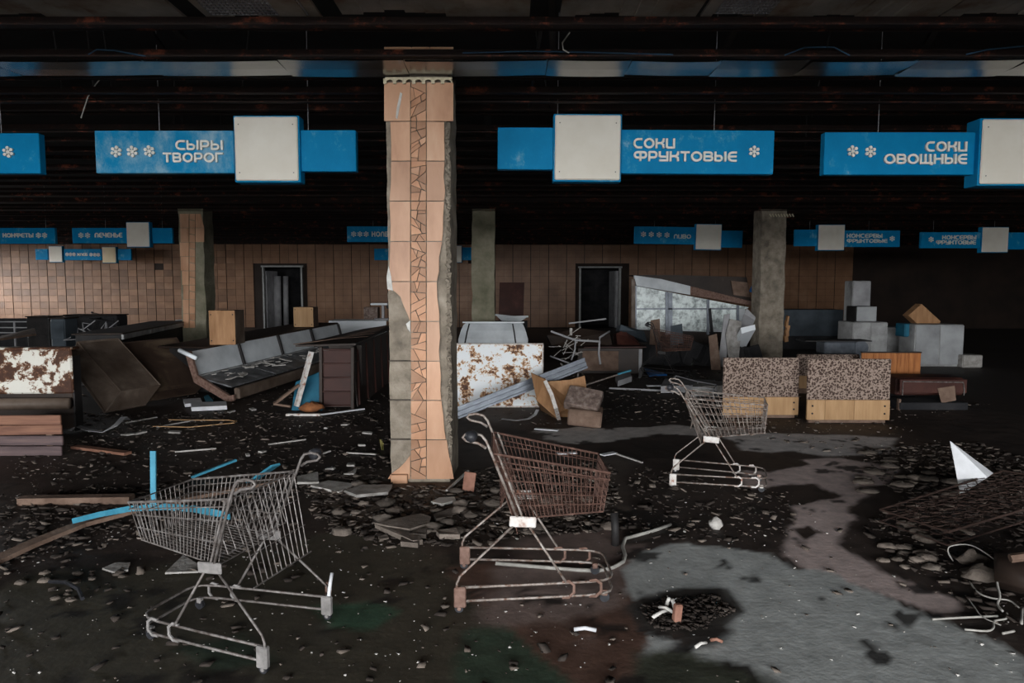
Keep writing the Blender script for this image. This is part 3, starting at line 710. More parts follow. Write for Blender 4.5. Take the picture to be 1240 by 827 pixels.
def letter_mesh(ch, h, w_s):
    key = (ch, round(h, 3), round(w_s, 2))
    if key in _gm: return _gm[key]
    mb = MB(); t = T_ * h; nseg_ = 0
    for path in GL[ch][1]:
        p = [Vector((a * h * w_s, -.006, b * h)) for a, b in path]
        for i in range(len(p) - 1):
            d = (p[i + 1] - p[i]);
            if d.length < 1e-6: continue
            d.normalize(); e = t * (.5 if len(path) <= 5 else .18)
            e0 = e if i else 0; e1 = e if i < len(p) - 2 else 0
            nseg_ += 1; mb.bar(p[i] - d * e0, p[i + 1] + d * e1, t, .02 + .0007 * (nseg_ % 23), (0, 1, 0))
    _gm[key] = mb.mesh('letter', M['letter_cream']); return _gm[key]
def text_width(s, h, w_s, gap): return sum(GL[c][0] for c in s) * h * w_s + gap * h * (len(s) - 1)
def put_text(root, s, x, z, h, w_s, gap):
    for c in s:
        inst('letter', letter_mesh(c, h, w_s), root, (x, -.012, z)); x += (GL[c][0] * w_s + gap) * h
def flake_mesh(r, n=10):
    mb = MB(); mb.disc((0, -.006, 0), r * .30, (0, 1, 0), .018, n)
    for k in range(6):
        a = math.pi / 2 + k * math.pi / 3
        mb.disc((math.cos(a) * r * .72, -.006, math.sin(a) * r * .72), r * .29, (0, 1, 0), .02, n)
        mb.bar((0, -.006, 0), (math.cos(a) * r * .6, -.006, math.sin(a) * r * .6), r * .13, .014, (0, 1, 0))
    return mb.mesh('snowflake', M['letter_cream'])
FL1, FL2, FL3 = flake_mesh(.060), flake_mesh(.078, 7), flake_mesh(.08, 6)
def sign(Ys, label, long_, short, box, lines=(), flakes=(), flake_me=None, cream=(), yaw=0, roll=0, worn=False, lab_group='blue hanging department signs', depth=.16):
    """long_/short/box given by their outlines (x0,y0,x1,y1) in the survey picture"""
    allr = [q for q in (long_, short) if q] + list(box)
    xa = min(q[0] for q in allr); xb = max(q[2] for q in allr)
    mid = A((xa + xb) / 2, (long_[1] + long_[3]) / 2, Ys)
    top = max(A(q[0], q[1], Ys).z for q in allr)
    t = thing('hanging_sign', label, 'sign', mid, (0, R(roll), R(yaw)), lab_group)
    def rect(q):
        a, b = A(q[0], q[1], Ys) - mid, A(q[2], q[3], Ys) - mid; return a.x, b.x, b.z, a.z
    for q, nm in ((long_, 'panel'), (short, 'short_panel')):
        if not q: continue
        x0_, x1_, z0_, z1_ = rect(q)
        mb = MB(); mb.box(((x0_ + x1_) / 2, .05, (z0_ + z1_) / 2), (x1_ - x0_, .10, z1_ - z0_), None, .006); mb.build(nm, M['sign_blue_worn' if worn and nm == 'panel' else 'sign_blue'], t)
    for i, q in enumerate(box):
        x0_, x1_, z0_, z1_ = rect(q); w_, h_ = x1_ - x0_, z1_ - z0_
        mb = MB(); mb.box(((x0_ + x1_) / 2, .04, (z0_ + z1_) / 2), (w_, depth, h_), None, .006); bx = mb.build('light_box', M['sign_blue'], t)
        mb = MB(); mb.box(((x0_ + x1_) / 2, .04 - depth / 2 - .012, (z0_ + z1_) / 2), (w_ - .03, .03, h_ - .03), None, .012); mb.build('white_face', M['sign_cream' if i in cream else 'sign_white'], bx)
        if Ys < 10:
            mb = MB()
            for sx in (-1, 1):
                for sz in (-1, 1): mb.disc(((x0_ + x1_) / 2 + sx * w_ * .41, .04 - depth / 2 - .028, (z0_ + z1_) / 2 + sz * h_ * .36), .006, (0, 1, 0), .004, 8)
            mb.build('screws', M['steel_dark'], bx)
    for (s, px, py0, py1, wpx) in lines:
        a = A(px, py1, Ys) - mid; h = (A(px, py0, Ys) - A(px, py1, Ys)).z; wm = A(px + wpx, py1, Ys).x - A(px, py1, Ys).x
        gap = .13; w_s = (wm - gap * h * (len(s) - 1)) / (sum(GL[c][0] for c in s) * h)
        put_text(t, s, a.x, a.z, h, w_s, gap)
    for (px, py) in flakes:
        a = A(px, py, Ys) - mid; inst('snowflake', flake_me, t, (a.x, -.012, a.z), (0, random.uniform(-.15, .15), 0))
    mb = MB()
    for fx in (.22, .8):
        x_ = rect((xa, 0, xb, 1))[0] * (1 - fx) + rect((xa, 0, xb, 1))[1] * fx
        mb.tube([(x_, .05, rect(long_)[3] - .01), (x_ + .005, .05, 4.71 - mid.z)], .0035, 4)
    mb.build('hanging_wires', M['fiber_grey'], t)
    return t
Y1, Y2, Y3 = 7.4, 19.6, 29.7
sign(Y1, 'blue hanging sign with one snowflake, cut by the left picture edge', (-112, 161, 49, 210), (-255, 161, -185, 210), [(-190, 145, -110, 222)], [], [(11.5, 184.5)], FL1)
sign(Y1, 'worn blue hanging sign reading СЫРЫ ТВОРОГ with three snowflakes', (114, 158, 284, 209.5), (363, 157.5, 431.5, 207.5), [(284, 141, 365.5, 221.5)],
     [('СЫРЫ', 214, 170.5, 182, 57.5), ('ТВОРОГ', 199, 185.5, 197, 72.5)], [(142, 184), (161.5, 184), (182, 183.5)], FL1, worn=True)
sign(Y1, 'blue hanging sign reading СОКИ ФРУКТОВЫЕ with one snowflake at its end', (751, 157, 936.5, 210), (602.5, 155, 670, 206), [(670, 139.5, 751.5, 221)],
     [('СОКИ', 766.5, 168, 180, 50), ('ФРУКТОВЫЕ', 767, 183.5, 195.5, 124.5)], [(912.5, 183)], FL1, roll=.35)
sign(Y1, 'blue hanging sign reading СОКИ ОВОЩНЫЕ with two snowflakes', (999, 160, 1182, 211.5), (1263, 160, 1335, 212), [(1182, 145, 1264, 226)],
     [('СОКИ', 1119, 172, 184, 50), ('ОВОЩНЫЕ', 1069, 187, 199, 100)], [(1031.5, 183.5), (1053, 184)], FL1, yaw=0, depth=.22)
g2 = 'smaller blue signs of the second row'
sign(Y2, 'distant blue sign reading КОНФЕТЫ with two snowflakes at far left', (-6, 276, 67, 295), (-70, 276, -36, 295), [(-37, 270, -6, 301)], [('КОНФЕТЫ', 4, 282.5, 287.5, 37)], [(47, 285), (54.5, 285)], FL2, lab_group=g2)
sign(Y2, 'distant blue sign reading ПЕЧЕНЬЕ with two snowflakes beside a white box', (87, 276, 154, 294.5), (184, 276, 209, 294.5), [(153.5, 269, 183, 299.5)], [('ПЕЧЕНЬЕ', 115.5, 282, 287.5, 33)], [(98.5, 285), (106.5, 285)], FL2, lab_group=g2)
sign(Y2, 'distant blue sign reading КОЛБАСЫ with three snowflakes half behind the tiled pillar', (420, 274, 487, 293), (518, 274, 543, 293), [(487, 268, 518, 299)], [('КОЛБАСЫ', 450.5, 280.5, 286.5, 36)], [(428.5, 283.5), (436, 283.5), (443.5, 283.5)], FL2, lab_group=g2)
sign(Y2, 'distant blue sign reading ПИВО with four snowflakes', (768.5, 275, 842, 296), (872, 278.5, 899, 299), [(842, 271, 873, 302.5)], [('ПИВО', 816, 284, 289, 20.5)], [(779, 284.5), (788.5, 284.6), (798, 284.8), (807.5, 285)], FL2, roll=.9, lab_group=g2)
sign(Y2, 'distant blue sign reading КОНСЕРВЫ ФРУКТОВЫЕ with white box at its left', (1020.5, 279, 1089.5, 299), (963, 278, 990, 298), [(990, 272, 1021.5, 303.5)], [('КОНСЕРВЫ', 1025, 283, 288, 43), ('ФРУКТОВЫЕ', 1025, 289.5, 294, 49)], [(1080, 289)], FL2, lab_group=g2)
sign(Y2, 'dim distant blue sign reading КОНСЕРВЫ ФРУКТОВЫЕ with white box at its right', (1116, 281, 1188, 300.5), (1219, 281.5, 1247, 302), [(1188, 275, 1219, 306)], [('КОНСЕРВЫ', 1140.5, 285, 290, 41), ('ФРУКТОВЫЕ', 1133, 291, 296, 48)], [(1127, 290)], FL2, lab_group=g2)
g3 = 'smallest blue signs by the back wall'
sign(Y3, 'smallest blue sign reading ХЛЕБ between two cream boxes by the back wall', (77, 301.5, 123, 315), (42.5, 301.5, 58, 314.5), [(59.5, 298, 77, 317.5), (124, 299, 142, 318.5)], [('ХЛЕБ', 94, 306.5, 309.8, 12.5)], [(81.5, 308), (85.7, 308), (90, 308), (110.5, 308.3), (115, 308.4), (119.3, 308.5)], FL3, cream=(1,), lab_group=g3)
tt = sign(Y3, 'smallest blue sign with a white box, mostly hidden behind the tiled pillar', (453, 301, 538, 315), (560, 299.5, 573, 315), [(538, 297.5, 559.5, 318)], [], [], FL3, lab_group=g3)
mb = MB(); 
rr = [q for q in bpy.data.objects if q.get('label', '').startswith('smallest blue sign reading')][0]
a, b = A(142, 301.5, Y3) - rr.location, A(159, 315, Y3) - rr.location
mb.box(((a.x + b.x) / 2, .05, (a.z + b.z) / 2), (b.x - a.x, .1, a.z - b.z), None, .006); mb.build('short_panel', M['sign_blue'], rr)

# ================================================================== SHOPPING CARTS
def lerp(a, b, t): return Vector(a) * (1 - t) + Vector(b) * t
def make_cart(label, loc, rz, sc, wire, leg, plate, block, gate=0.0, grid=(26, 3), rot=None, front=((.375, .175, .515), (.405, .215, .715)), lean=0.0):
    t = thing('shopping_cart', label, 'shopping cart', loc, rot if rot else rz, 'abandoned shopping carts', sc)
    # base rails
    for z in (.125, .055):
        pts = [(-.39, .265, z), (.0, .235, z), (.26, .212, z), (.335, .195, z), (.375, .165, z), (.39, .12, z), (.39, 0, z)]
        pts = pts + [(a, -b, c) for a, b, c in reversed(pts[:-1])]
        MB().tube(pts, .0072, 6).build('base_rail', M[leg], t, None, True)
    for s in (-1, 1):
        MB().box((-.395, s * .268, .078), (.06, .03, .105), None, .006).build('wheel_block', M[block], t)
        wh = MB().disc((-.40, s * .268, .022), .022, (0, 1, 0), .018, 14).build('wheel', M['plastic_black'], t)
        MB().disc((-.40, s * .268, .022), .010, (0, 1, 0), .03, 8).build('hub', M[block], wh)
        for xx in (.15, .29):
            yb = s * (.225 - .012 * (xx > .2))
            MB().tube([(xx - .03, yb, .13), (xx + .005, yb, .135), (xx + .03, yb, .115), (xx + .03, yb, .075), (xx + .005, yb, .05), (xx - .03, yb, .05)], .008, 6).build('clamp', M[block], t)
        wf = MB().disc((.345, s * .17, .026), .026, (0, 1, 0), .018, 12).build('wheel', M['plastic_black'], t)
        MB().box((.345, s * .17, .05), (.03, .028, .03), None, .004).build('caster_fork', M[block], wf)
        MB().tube([(-.13, s * .228, .425), (-.395, s * .272, .185), (-.41, s * .273, .15), (-.41, s * .272, .11)], .0068, 6).build('leg', M[leg], t, None, True)
        MB().tube([(-.05, s * .228, .425), (.14, s * .228, .13)], .0068, 6).build('leg', M[leg], t, None, True)
        MB().box((-.08, s * .228, .445), (.135, .014, .055), (0, .05, 0), .005).build('bracket_plate', M[plate], t)
        # handle tube with its folded loop
        o = s * .262
        pts = [(-.10, s * .225, .45), (-.235, o, .80), (-.262, o, .865), (-.285, o, .895), (-.325, o, .905), (-.365, o, .90), (-.378, o, .885), (-.36, o, .868), (-.30, o, .855), (-.262, o, .83)]
        pts = [(a_ + lean * (c_ - .45) / .4, b_, c_) for a_, b_, c_ in pts]
        MB().tube(pts, .0078, 6).build('handle_tube', M[leg], t, None, True)
        MB().tube([(-.075, s * .222, .45), (-.205 + lean * .85, o - s * .012, .80)], .006, 6).build('basket_post', M[leg], t)
    cap = MB(); cap.tube([(-.33 + lean * 1.1, -.262, .895), (-.335 + lean * 1.1, -.30, .897), (-.34 + lean * 1.1, -.325, .893)], [.028, .032, .02], 8); cap.build('grip_end', M['plastic_black'], t, None, True)
    # basket corners: rear/front, bottom/top
    rb, rt, fb, ft = (-.115, .212, .455), (-.225 + lean * .87, .252, .80), *front
    nv, nh = grid
    r0 = .0026
    for s in (-1, 1):
        c = [Vector((q[0], q[1] * s, q[2])) for q in (rb, rt, fb, ft)]; mb = MB()
        for j in range(nv + 1):
            u = j / nv; mb.tube([lerp(c[0], c[2], u), lerp(c[1], c[3], u)], r0, 4)
        for j in range(1, nh + 1):
            v = j / (nh + 1); mb.tube([lerp(c[0], c[1], v), lerp(c[2], c[3], v)], r0 * 1.25, 4)
        mb.tube([c[0], c[2]], .0045, 5); mb.build('basket_side', M[wire], t)
    L = [Vector(q) for q in (rb, rt, fb, ft)]; Rr = [Vector((q[0], -q[1], q[2])) for q in (rb, rt, fb, ft)]
    mb = MB()
    for j in range(1, 13): mb.tube([lerp(L[2], Rr[2], j / 13), lerp(L[3], Rr[3], j / 13)], r0, 4)
    for j in range(0, nh + 1): mb.tube([lerp(L[2], L[3], j / (nh + 1)), lerp(Rr[2], Rr[3], j / (nh + 1))], r0 * 1.25, 4)
    mb.build('basket_front', M[wire], t)
    mb = MB()
    for j in range(1, 15): mb.tube([lerp(L[0], Rr[0], j / 15), lerp(L[2], Rr[2], j / 15)], r0, 4)
    for j in range(0, 8): mb.tube([lerp(L[0], L[2], j / 7), lerp(Rr[0], Rr[2], j / 7)], r0 * 1.4, 4)
    mb.build('basket_bottom', M[wire], t)
    MB().tube([L[1], L[3], Rr[3], Rr[1]], .0062, 6).build('basket_rim', M[wire], t)
    d = Vector((0, 0, -.035)); MB().tube([L[1] + d, L[3] + d, Rr[3] + d, Rr[1] + d], .0035, 5).build('lower_rim', M[wire], t)
    # rear gate hinged on the top rear corners
    top0, top1 = L[1] + Vector((-.01, -.02, 0)), Rr[1] + Vector((-.01, .02, 0)); dn = Vector((math.sin(gate) * -1, 0, -math.cos(gate))) * .43
    mb = MB(); nb = 11
    for j in range(nb + 1): mb.tube([lerp(top0, top1, j / nb), lerp(top0 * .94 + top1 * .06, top0 * .06 + top1 * .94, j / nb) + dn], r0 * 1.1, 4)
    for j in (0, .33, .66, 1): mb.tube([top0 + dn * j, top1 + dn * j], r0 * (1.7 if j in (0, 1) else 1.1), 4)
    mb.build('rear_gate', M[wire], t)
    # folding child seat wires inside
    mb = MB(); s0, s1 = lerp(L[1], L[3], .16) + Vector((0, -.02, -.10)), lerp(Rr[1], Rr[3], .16) + Vector((0, .02, -.10)); e = Vector((-.06, 0, -.16))
    for j in range(9): mb.tube([lerp(s0, s1, j / 8), lerp(s0, s1, j / 8) + e], r0, 4)
    mb.tube([s0, s1], r0 * 1.6, 4); mb.tube([s0 + e, s1 + e], r0 * 1.6, 4); mb.build('fold_flap', M[wire], t)
    return t
def cart_at(n_px, f_px, sgn, label, **k):
    N, Fp = G(*n_px), G(*f_px); ax = Fp - N; sc = ax.length / .536
    fw = Vector((ax.y, -ax.x, 0)).normalized() * 1
    if fw.x * sgn < 0: fw = -fw
    loc = (N + Fp) / 2 + fw * .40 * sc
    return make_cart(label, loc, math.atan2(fw.y, fw.x), sc, **k)
c1 = cart_at((320, 815), (397, 750), -1, 'grey wire shopping cart at front left with a blue strip across it', wire='wire_grey', leg='wire_grey', plate='block_grey', block='block_grey', gate=.22, grid=(23, 2))
c2 = cart_at((556, 741), (562, 688), 1, 'rusty brown wire shopping cart standing right of the tiled pillar', wire='wire_rust', leg='wire_worn', plate='plate_white', block='block_rust', gate=-.30, grid=(24, 4), front=((.335, .165, .475), (.362, .20, .685)))
c3 = cart_at((814, 591), (818, 572), 1, 'grey shopping cart standing in front of the flower-patterned panel', wire='wire_worn', leg='wire_worn', plate='plate_white', block='plate_white', gate=-.35, grid=(15, 4), front=((.36, .18, .52), (.375, .215, .765)), lean=-.09)
c4 = make_cart('dark sagging shopping cart in the junk before the glass cabinet', (A(806, 420, 13.6).x, 13.6, .0), 0, 1.2, 'wire_rust', 'steel_dark', 'steel_dark', 'steel_dark', gate=-.2, grid=(18, 5), rot=(0, R(3), R(-14)))
p = A(128, 375, 21)
c5 = make_cart('small dark shopping cart tipped on the junk at far left', (p.x, 21, .75), 0, 1.0, 'steel_dark', 'steel_dark', 'steel_dark', 'steel_dark', gate=0, grid=(8, 3), rot=(R(100), R(10), R(25)))
for q in (c3, c4, c5): pass

# ================================================================== FURNITURE AND JUNK
def root_at(px, py, name, label, cat, rz=0, group=None): return thing(name, label, cat, G(px, py), rz, group)
def ppm(y): return F / y
# -- chipped white cooler at far left
p = G(85, 525); Yc = p.y; t = thing('cooler_cabinet', 'chipped white and brown cooler cabinet at the left edge', 'cabinet', (p.x - .75, Yc + .35, 0), R(3)); s = .0
Z = lambda py, y: A(400, py, y).z
zt = Z(422, Yc)
MB().box((0, -.2, zt / 2), (1.46, .14, zt - .06), None, .02).build('body', M['brown_metal_dark'], t)
MB().box((0, -.30, zt - .29), (1.5, .05, .56), None, .018).build('front_panel', M['chipped_white'], t)
MB().box((0, -.22, zt - .01), (1.5, .2, .035), None, .012).build('top', M['chipped_white'], t)
MB().tube([(-.74, -.34, .36), (-.2, -.345, .37), (.72, -.34, .37)], .075, 10).build('bumper_roll', M['brown_metal'], t, None, True)
MB().box((.735, -.2, zt / 2 - .05), (.02, .16, zt - .12)).build('end_plate', M['steel_dark'], t)
# -- wooden crate of reddish planks
p = G(72, 553); t = thing('plank_panel', 'low panel of reddish horizontal planks at the left edge', 'panel', (p.x - .65, p.y + .25, 0), R(2)); H_ = Z(503, p.y)
for j in range(4):
    MB().box((random.uniform(-.01, .01), -.22 + random.uniform(-.006, .006), H_ * (j + .5) / 4), (1.3, .03, H_ / 4 - .008), (0, random.uniform(-.008, .008), 0), .006).build('plank', M['wood_red' if j > 1 else 'wood_purple'], t)
for xx in (-.5, .5): MB().box((xx, -.19, H_ / 2), (.06, .03, H_ - .02)).build('batten', M['board_old'], t)
# -- two overturned brown metal hoods
def hood(label, loc, rot, a, b, c, tp, m, grp='overturned brown metal hoods'):
    t = thing('metal_hood', label, 'hood', loc, rot, grp)
    v = [(-a, -b, 0), (a, -b, 0), (a, b, 0), (-a, b, 0), (-a * tp, -b * tp, c), (a * tp, -b * tp, c), (a * tp, b * tp, c), (-a * tp, b * tp, c)]
    for nm, f in (('side_sheet', (0, 1, 5, 4)), ('side_sheet', (2, 3, 7, 6)), ('end_sheet', (1, 2, 6, 5)), ('end_sheet', (3, 0, 4, 7)), ('top_sheet', (4, 5, 6, 7))):
        q = [Vector(v[i]) for i in f]; n = (q[1] - q[0]).cross(q[3] - q[0]).normalized()
        mb = MB(); mb.prism(q, -n * .012); mb.build(nm, M[m], t)
    for i in range(4):
        MB().tube([v[i], v[(i + 1) % 4]], .014, 6).build('rolled_edge', M[m], t)
    for i in range(4): MB().tube([v[i], v[i + 4]], .009, 5).build('seam', M[m], t)
    return t
def hex_hood(label, e, f, a, b, w_, m, base):
    """box standing on edge: corner points e, f, a, b of its end strip and the vector w_ across"""
    t = thing('metal_hood', label, 'hood', base, 0, 'overturned brown metal hoods')
    v = [e, f, a, b] + [p_ + w_ for p_ in (e, f, a, b)]
    for nm, fc in (('end_sheet', (0, 1, 2, 3)), ('top_sheet', (0, 3, 7, 4)), ('bottom_sheet', (0, 1, 5, 4)), ('side_sheet', (1, 2, 6, 5)), ('side_sheet', (2, 3, 7, 6))):
        q = [v[k] for k in fc]; n = (q[1] - q[0]).cross(q[3] - q[0]).normalized(); c = sum(v, Vector()) / 8
        if n.dot(q[0] - c) < 0: n = -n
        MB().prism(q, -n * .012).build(nm, M[m], t, base)
    for i_, j_ in ((0, 1), (1, 2), (2, 3), (3, 0), (0, 4), (3, 7), (1, 5), (4, 7)): MB().tube([v[i_], v[j_]], .011, 6).build('folded_edge', M[m], t, base)
    return t
e, f, a, b = A(147, 474, 10.0), G(127, 500), A(84, 440, 10.05), A(94, 414, 10.35)
hex_hood('brown metal hood tilted on edge beside the chipped cooler', e, f, a, b, A(143, 410, 11.0) - b, 'brown_metal', Vector((f.x, f.y + .3, 0)))
e, f, a, b = A(182, 476, 10.75), A(170, 487, 10.5), A(140, 426, 11.2), A(150, 415, 11.3)
hex_hood('darker brown metal hood lying behind the tilted one', e, f, a, b, A(214, 409, 12.0) - b, 'hood_dark', Vector((f.x, f.y + .3, 0)))
# -- long refrigerated counter running into the depth, white back panels
c0, c1_ = Vector((-5.08, 10.9, 0)), Vector((-4.0, 16.0, 0)); ax = (c1_ - c0); Lc = ax.length; rz = math.atan2(ax.y, ax.x)
t = thing('open_cooler', 'long open cooler counter with white back panels and rusted end', 'cooler', c0, (0, -R(2.0), rz))
zT = .80; ztop = zT
# local: x along, y left (-> world -x), z up
for j in range(4):
    a, b = Lc * j / 4 + .02, Lc * (j + 1) / 4 - .02
    MB().prism([(a, 0, .40), (b, 0, .40), (b, .10, .78), (a, .10, .78)], (0, .03, .0)).build('back_panel', M['enamel'], t)
    MB().box((b + .02, .03, .59), (.035, .05, .40), (R(-14), 0, 0)).build('divider', M['steel_dark'], t)
    MB().prism([(a, -.62, .22), (b, -.62, .22), (b, -.02, .36), (a, -.02, .36)], (0, 0, .025)).build('tray', M['tray_grey'], t)
    MB().box(((a + b) / 2, -.02, .37), (b - a, .05, .05)).build('tray_lip', M['enamel_dirty'], t)
MB().box((Lc / 2 + .3, .55, .39), (Lc - .6, .8, .76), None, .02).build('body', M['steel_dark'], t)
MB().box((Lc / 2 + .2, .53, .80), (Lc - .4, .94, .03), None, .008).build('top', M['brown_metal_dark'], t)
MB().prism([(-.05, .14, .80), (-.05, .04, .80), (-.05, -.06, .42), (-.05, -.62, .10), (-.05, -.70, .12), (-.05, -.70, .02), (-.05, -.58, .0), (-.05, .0, .30)], (.05, 0, 0)).build('end_frame', M['block_rust'], t)
MB().box((Lc / 2 - .2, -.66, .12), (Lc - .5, .10, .18), (0, 0, .01), .02).build('front_rail', M['brown_metal'], t)
for j in range(26):
    u, v = random.uniform(.2, Lc - 1), random.uniform(-.55, -.1)
    pass
mb = MB()
for j in range(40):
    u, v = random.uniform(.2, Lc - .5), random.uniform(-.55, -.1); z = .26 + .14 * (v + .62) / .6
    mb.box((u, v, z + .02), (random.uniform(.04, .3), random.uniform(.02, .12), .015), (random.uniform(-.3, .3), random.uniform(-.2, .2), random.random() * 3))
tag(mb.build('litter', M['slab_grey'], t), kind='stuff')
# second cooler row further left, white lipped shelf
c0, c1_ = A(148, 408, 12.6), A(228, 392, 17.5); c0.z = 0; c1_.z = 0; ax = c1_ - c0; Lc2 = ax.length
t = thing('shelf_counter', 'counter with a thin white top edge behind the brown hoods', 'counter', c0, math.atan2(ax.y, ax.x))
for j in range(3): MB().box((Lc2 * (j + .5) / 3, 0, .91), (Lc2 / 3 - .02, .05, .12), None, .01).build('edge_panel', M['enamel_dirty'], t)
MB().box((Lc2 / 2, .4, .96), (Lc2 + .1, .86, .03), None, .008).build('top', M['brown_metal_dark'], t); MB().box((Lc2 / 2, .42, .47), (Lc2 - .1, .75, .93)).build('body', M['steel_dark'], t)
def white_counter(label, x0p, x1p, ytop, ybot, Yd, m='enamel_bright', rz=0):
    a, b = A(x0p, ytop, Yd), A(x1p, ybot, Yd); w_ = b.x - a.x
    t = thing('white_counter', label, 'counter', ((a.x + b.x) / 2, Yd, 0), rz)
    MB().box((0, .02, (a.z + b.z) / 2), (w_, .04, a.z - b.z), None, .012).build('front_panel', M[m], t)
    MB().box((0, .40, a.z - .015), (w_, .8, .03), None, .01).build('top', M[m], t)
    MB().box((0, .42, b.z / 2 + .1), (w_ - .1, .7, b.z + .2)).build('body', M['steel_dark'], t)
    return t
white_counter('pale counter end behind the brown hoods, left of the plywood box', 212, 259, 387.5, 403, 19.2, 'enamel_bright')
white_counter('bright white counter front just left of the tiled pillar', 398, 468, 388, 408, 19.3, 'enamel_bright')
# plywood boxes standing on the cooler body
def ply_box(label, x0p, x1p, x2p, yt, yb, z0, mfront, mside, name='plywood_box'):
    a = G(x0p, yb, z0); b = G(x1p, yb, z0); w_ = b.x - a.x; h_ = A(x0p, yt, a.y).z - z0; dep = w_ * 1.05
    t = thing(name, label, 'box', ((a.x + b.x) / 2, a.y + dep / 2, z0), R(2), 'plywood boxes on the cooler')
    MB().box((0, -dep / 2 + .01, h_ / 2), (w_, .02, h_), None, .004).build('front', M[mfront], t)
    MB().box((0, dep / 2 - .01, h_ / 2), (w_, .02, h_), None, .004).build('back', M[mside], t)
    for s in (-1, 1): MB().box((s * (w_ / 2 - .01), 0, h_ / 2), (.02, dep - .04, h_ - .002), None, .004).build('side', M[mside], t)
    MB().box((0, 0, h_ - .01), (w_ - .04, dep - .04, .02)).build('lid', M[mside], t); MB().box((0, 0, .012), (w_ - .04, dep - .04, .02)).build('bottom', M[mside], t)
    mb = MB()
    for sx in (-1, 1):
        for sz in (.12, .88): mb.disc((sx * w_ * .42, -dep / 2 - .002, h_ * sz), .012, (0, 1, 0), .006, 6)
    mb.build('nail_heads', M['steel_dark'], t)
    return t
ply_box('larger plywood box with torn dark side on the cooler', 253.5, 284.5, 305, 376, 417.5, .84, 'plywood', 'brown_metal')
ply_box('smaller orange plywood box further back on the cooler', 355.5, 379, 395, 372, 396, .965, 'wood_pale', 'board_old')
ply_box('small rusty box on the white counter by the pillar', 440.5, 457, 462, 372, 387.5, .875, 'terrazzo', 'brown_metal', 'rusty_box')
p = A(455, 366, 19.6); t = thing('shop_scale', 'white shop scale head above the rusty box on the white counter', 'scale', (p.x + .1, 19.7, .875))
MB().box((0, 0, .47), (.5, .3, .06), None, .02).build('pan', M['enamel_bright'], t); MB().box((.08, .05, .25), (.07, .08, .4), None, .01).build('stem', M['fiber_grey'], t); MB().box((.05, .05, .03), (.4, .3, .06), None, .01).build('base', M['fiber_grey'], t); MB().disc((.26, -.1, .40), .06, (0, 1, 0), .05, 12).build('dial', M['steel_dark'], t)
# -- dark slatted checkout rack
p0 = G(388, 496); p1 = G(432, 494); fw = p1.x - p0.x
t = thing('slatted_rack', 'dark brown slatted rack collapsed between the blue board and the pillar', 'rack', (p0.x, p0.y, 0), R(0)); zR = Z(420, p0.y)
for xx in (.02, fw - .02): MB().box((xx, 0, zR / 2), (.05, .05, zR), (0, .02, 0), .006).build('post', M['brown_metal_dark' if 'post' == 'post' else 'lam_darkred'], t)
for j in range(5): MB().box((fw / 2, .0, .06 + (zR - .1) * j / 4), (fw, .03, .02), (0, random.uniform(-.04, .04), 0), .005).build('shelf_rail', M['brown_metal_dark' if 'shelf_rail' == 'post' else 'lam_darkred'], t)
for j in range(4): MB().box((fw / 2, .28, .05 + (zR - .1) * j / 4), (fw - .06, .5, .012), (random.uniform(-.06, .06), 0, 0)).build('shelf', M['brown_metal_dark'], t)
MB().box((fw / 2, .55, zR / 2), (fw, .02, zR - .05)).build('back_board', M['brown_metal_dark'], t)
for j in range(4): MB().box((fw / 2, .035, .16 + (zR - .1) * j / 4), (fw - .09, .015, (zR - .2) / 4), (random.uniform(-.1, .1), 0, 0)).build('drawer_front', M['lam_darkred'], t)
for j in range(6):
    y_ = .12 + .62 * j
    MB().prism([(fw + .03, y_, .05), (fw + .03, y_ + .06, .05), (fw + .03 - .12, y_ + .45 + .06, zR - .03), (fw + .03 - .12, y_ + .45, zR - .03)], (.03, 0, 0)).build('slanted_rib', M['brown_metal_dark' if 'slanted_rib' == 'post' else 'lam_darkred'], t)
MB().prism([(fw + .01, .1, .03), (fw + .01, 4.2, .03), (fw - .1, 4.5, zR + .05), (fw - .1, .3, zR - .03)], (.02, 0, 0)).build('side_board', M['brown_metal_dark'], t)
MB().prism([(-.35, .0, zR + .0), (fw + .05, -.05, zR + .03), (fw - .02, 4.5, zR + .09), (-.05, 3.2, zR + .05)], (0, 0, .025)).build('top_board', M['brown_metal_dark'], t)
# torn top veneer strips
for j in range(5): MB().strip([(-.4 + .1 * j, .1 + .2 * j, zR + .03), (.1, .6 + .2 * j, zR + .08), (fw - .05, 1.2 + .5 * j, zR + .07 + .02 * j)], .06, .008).build('torn_strip', M['board_old'], t)
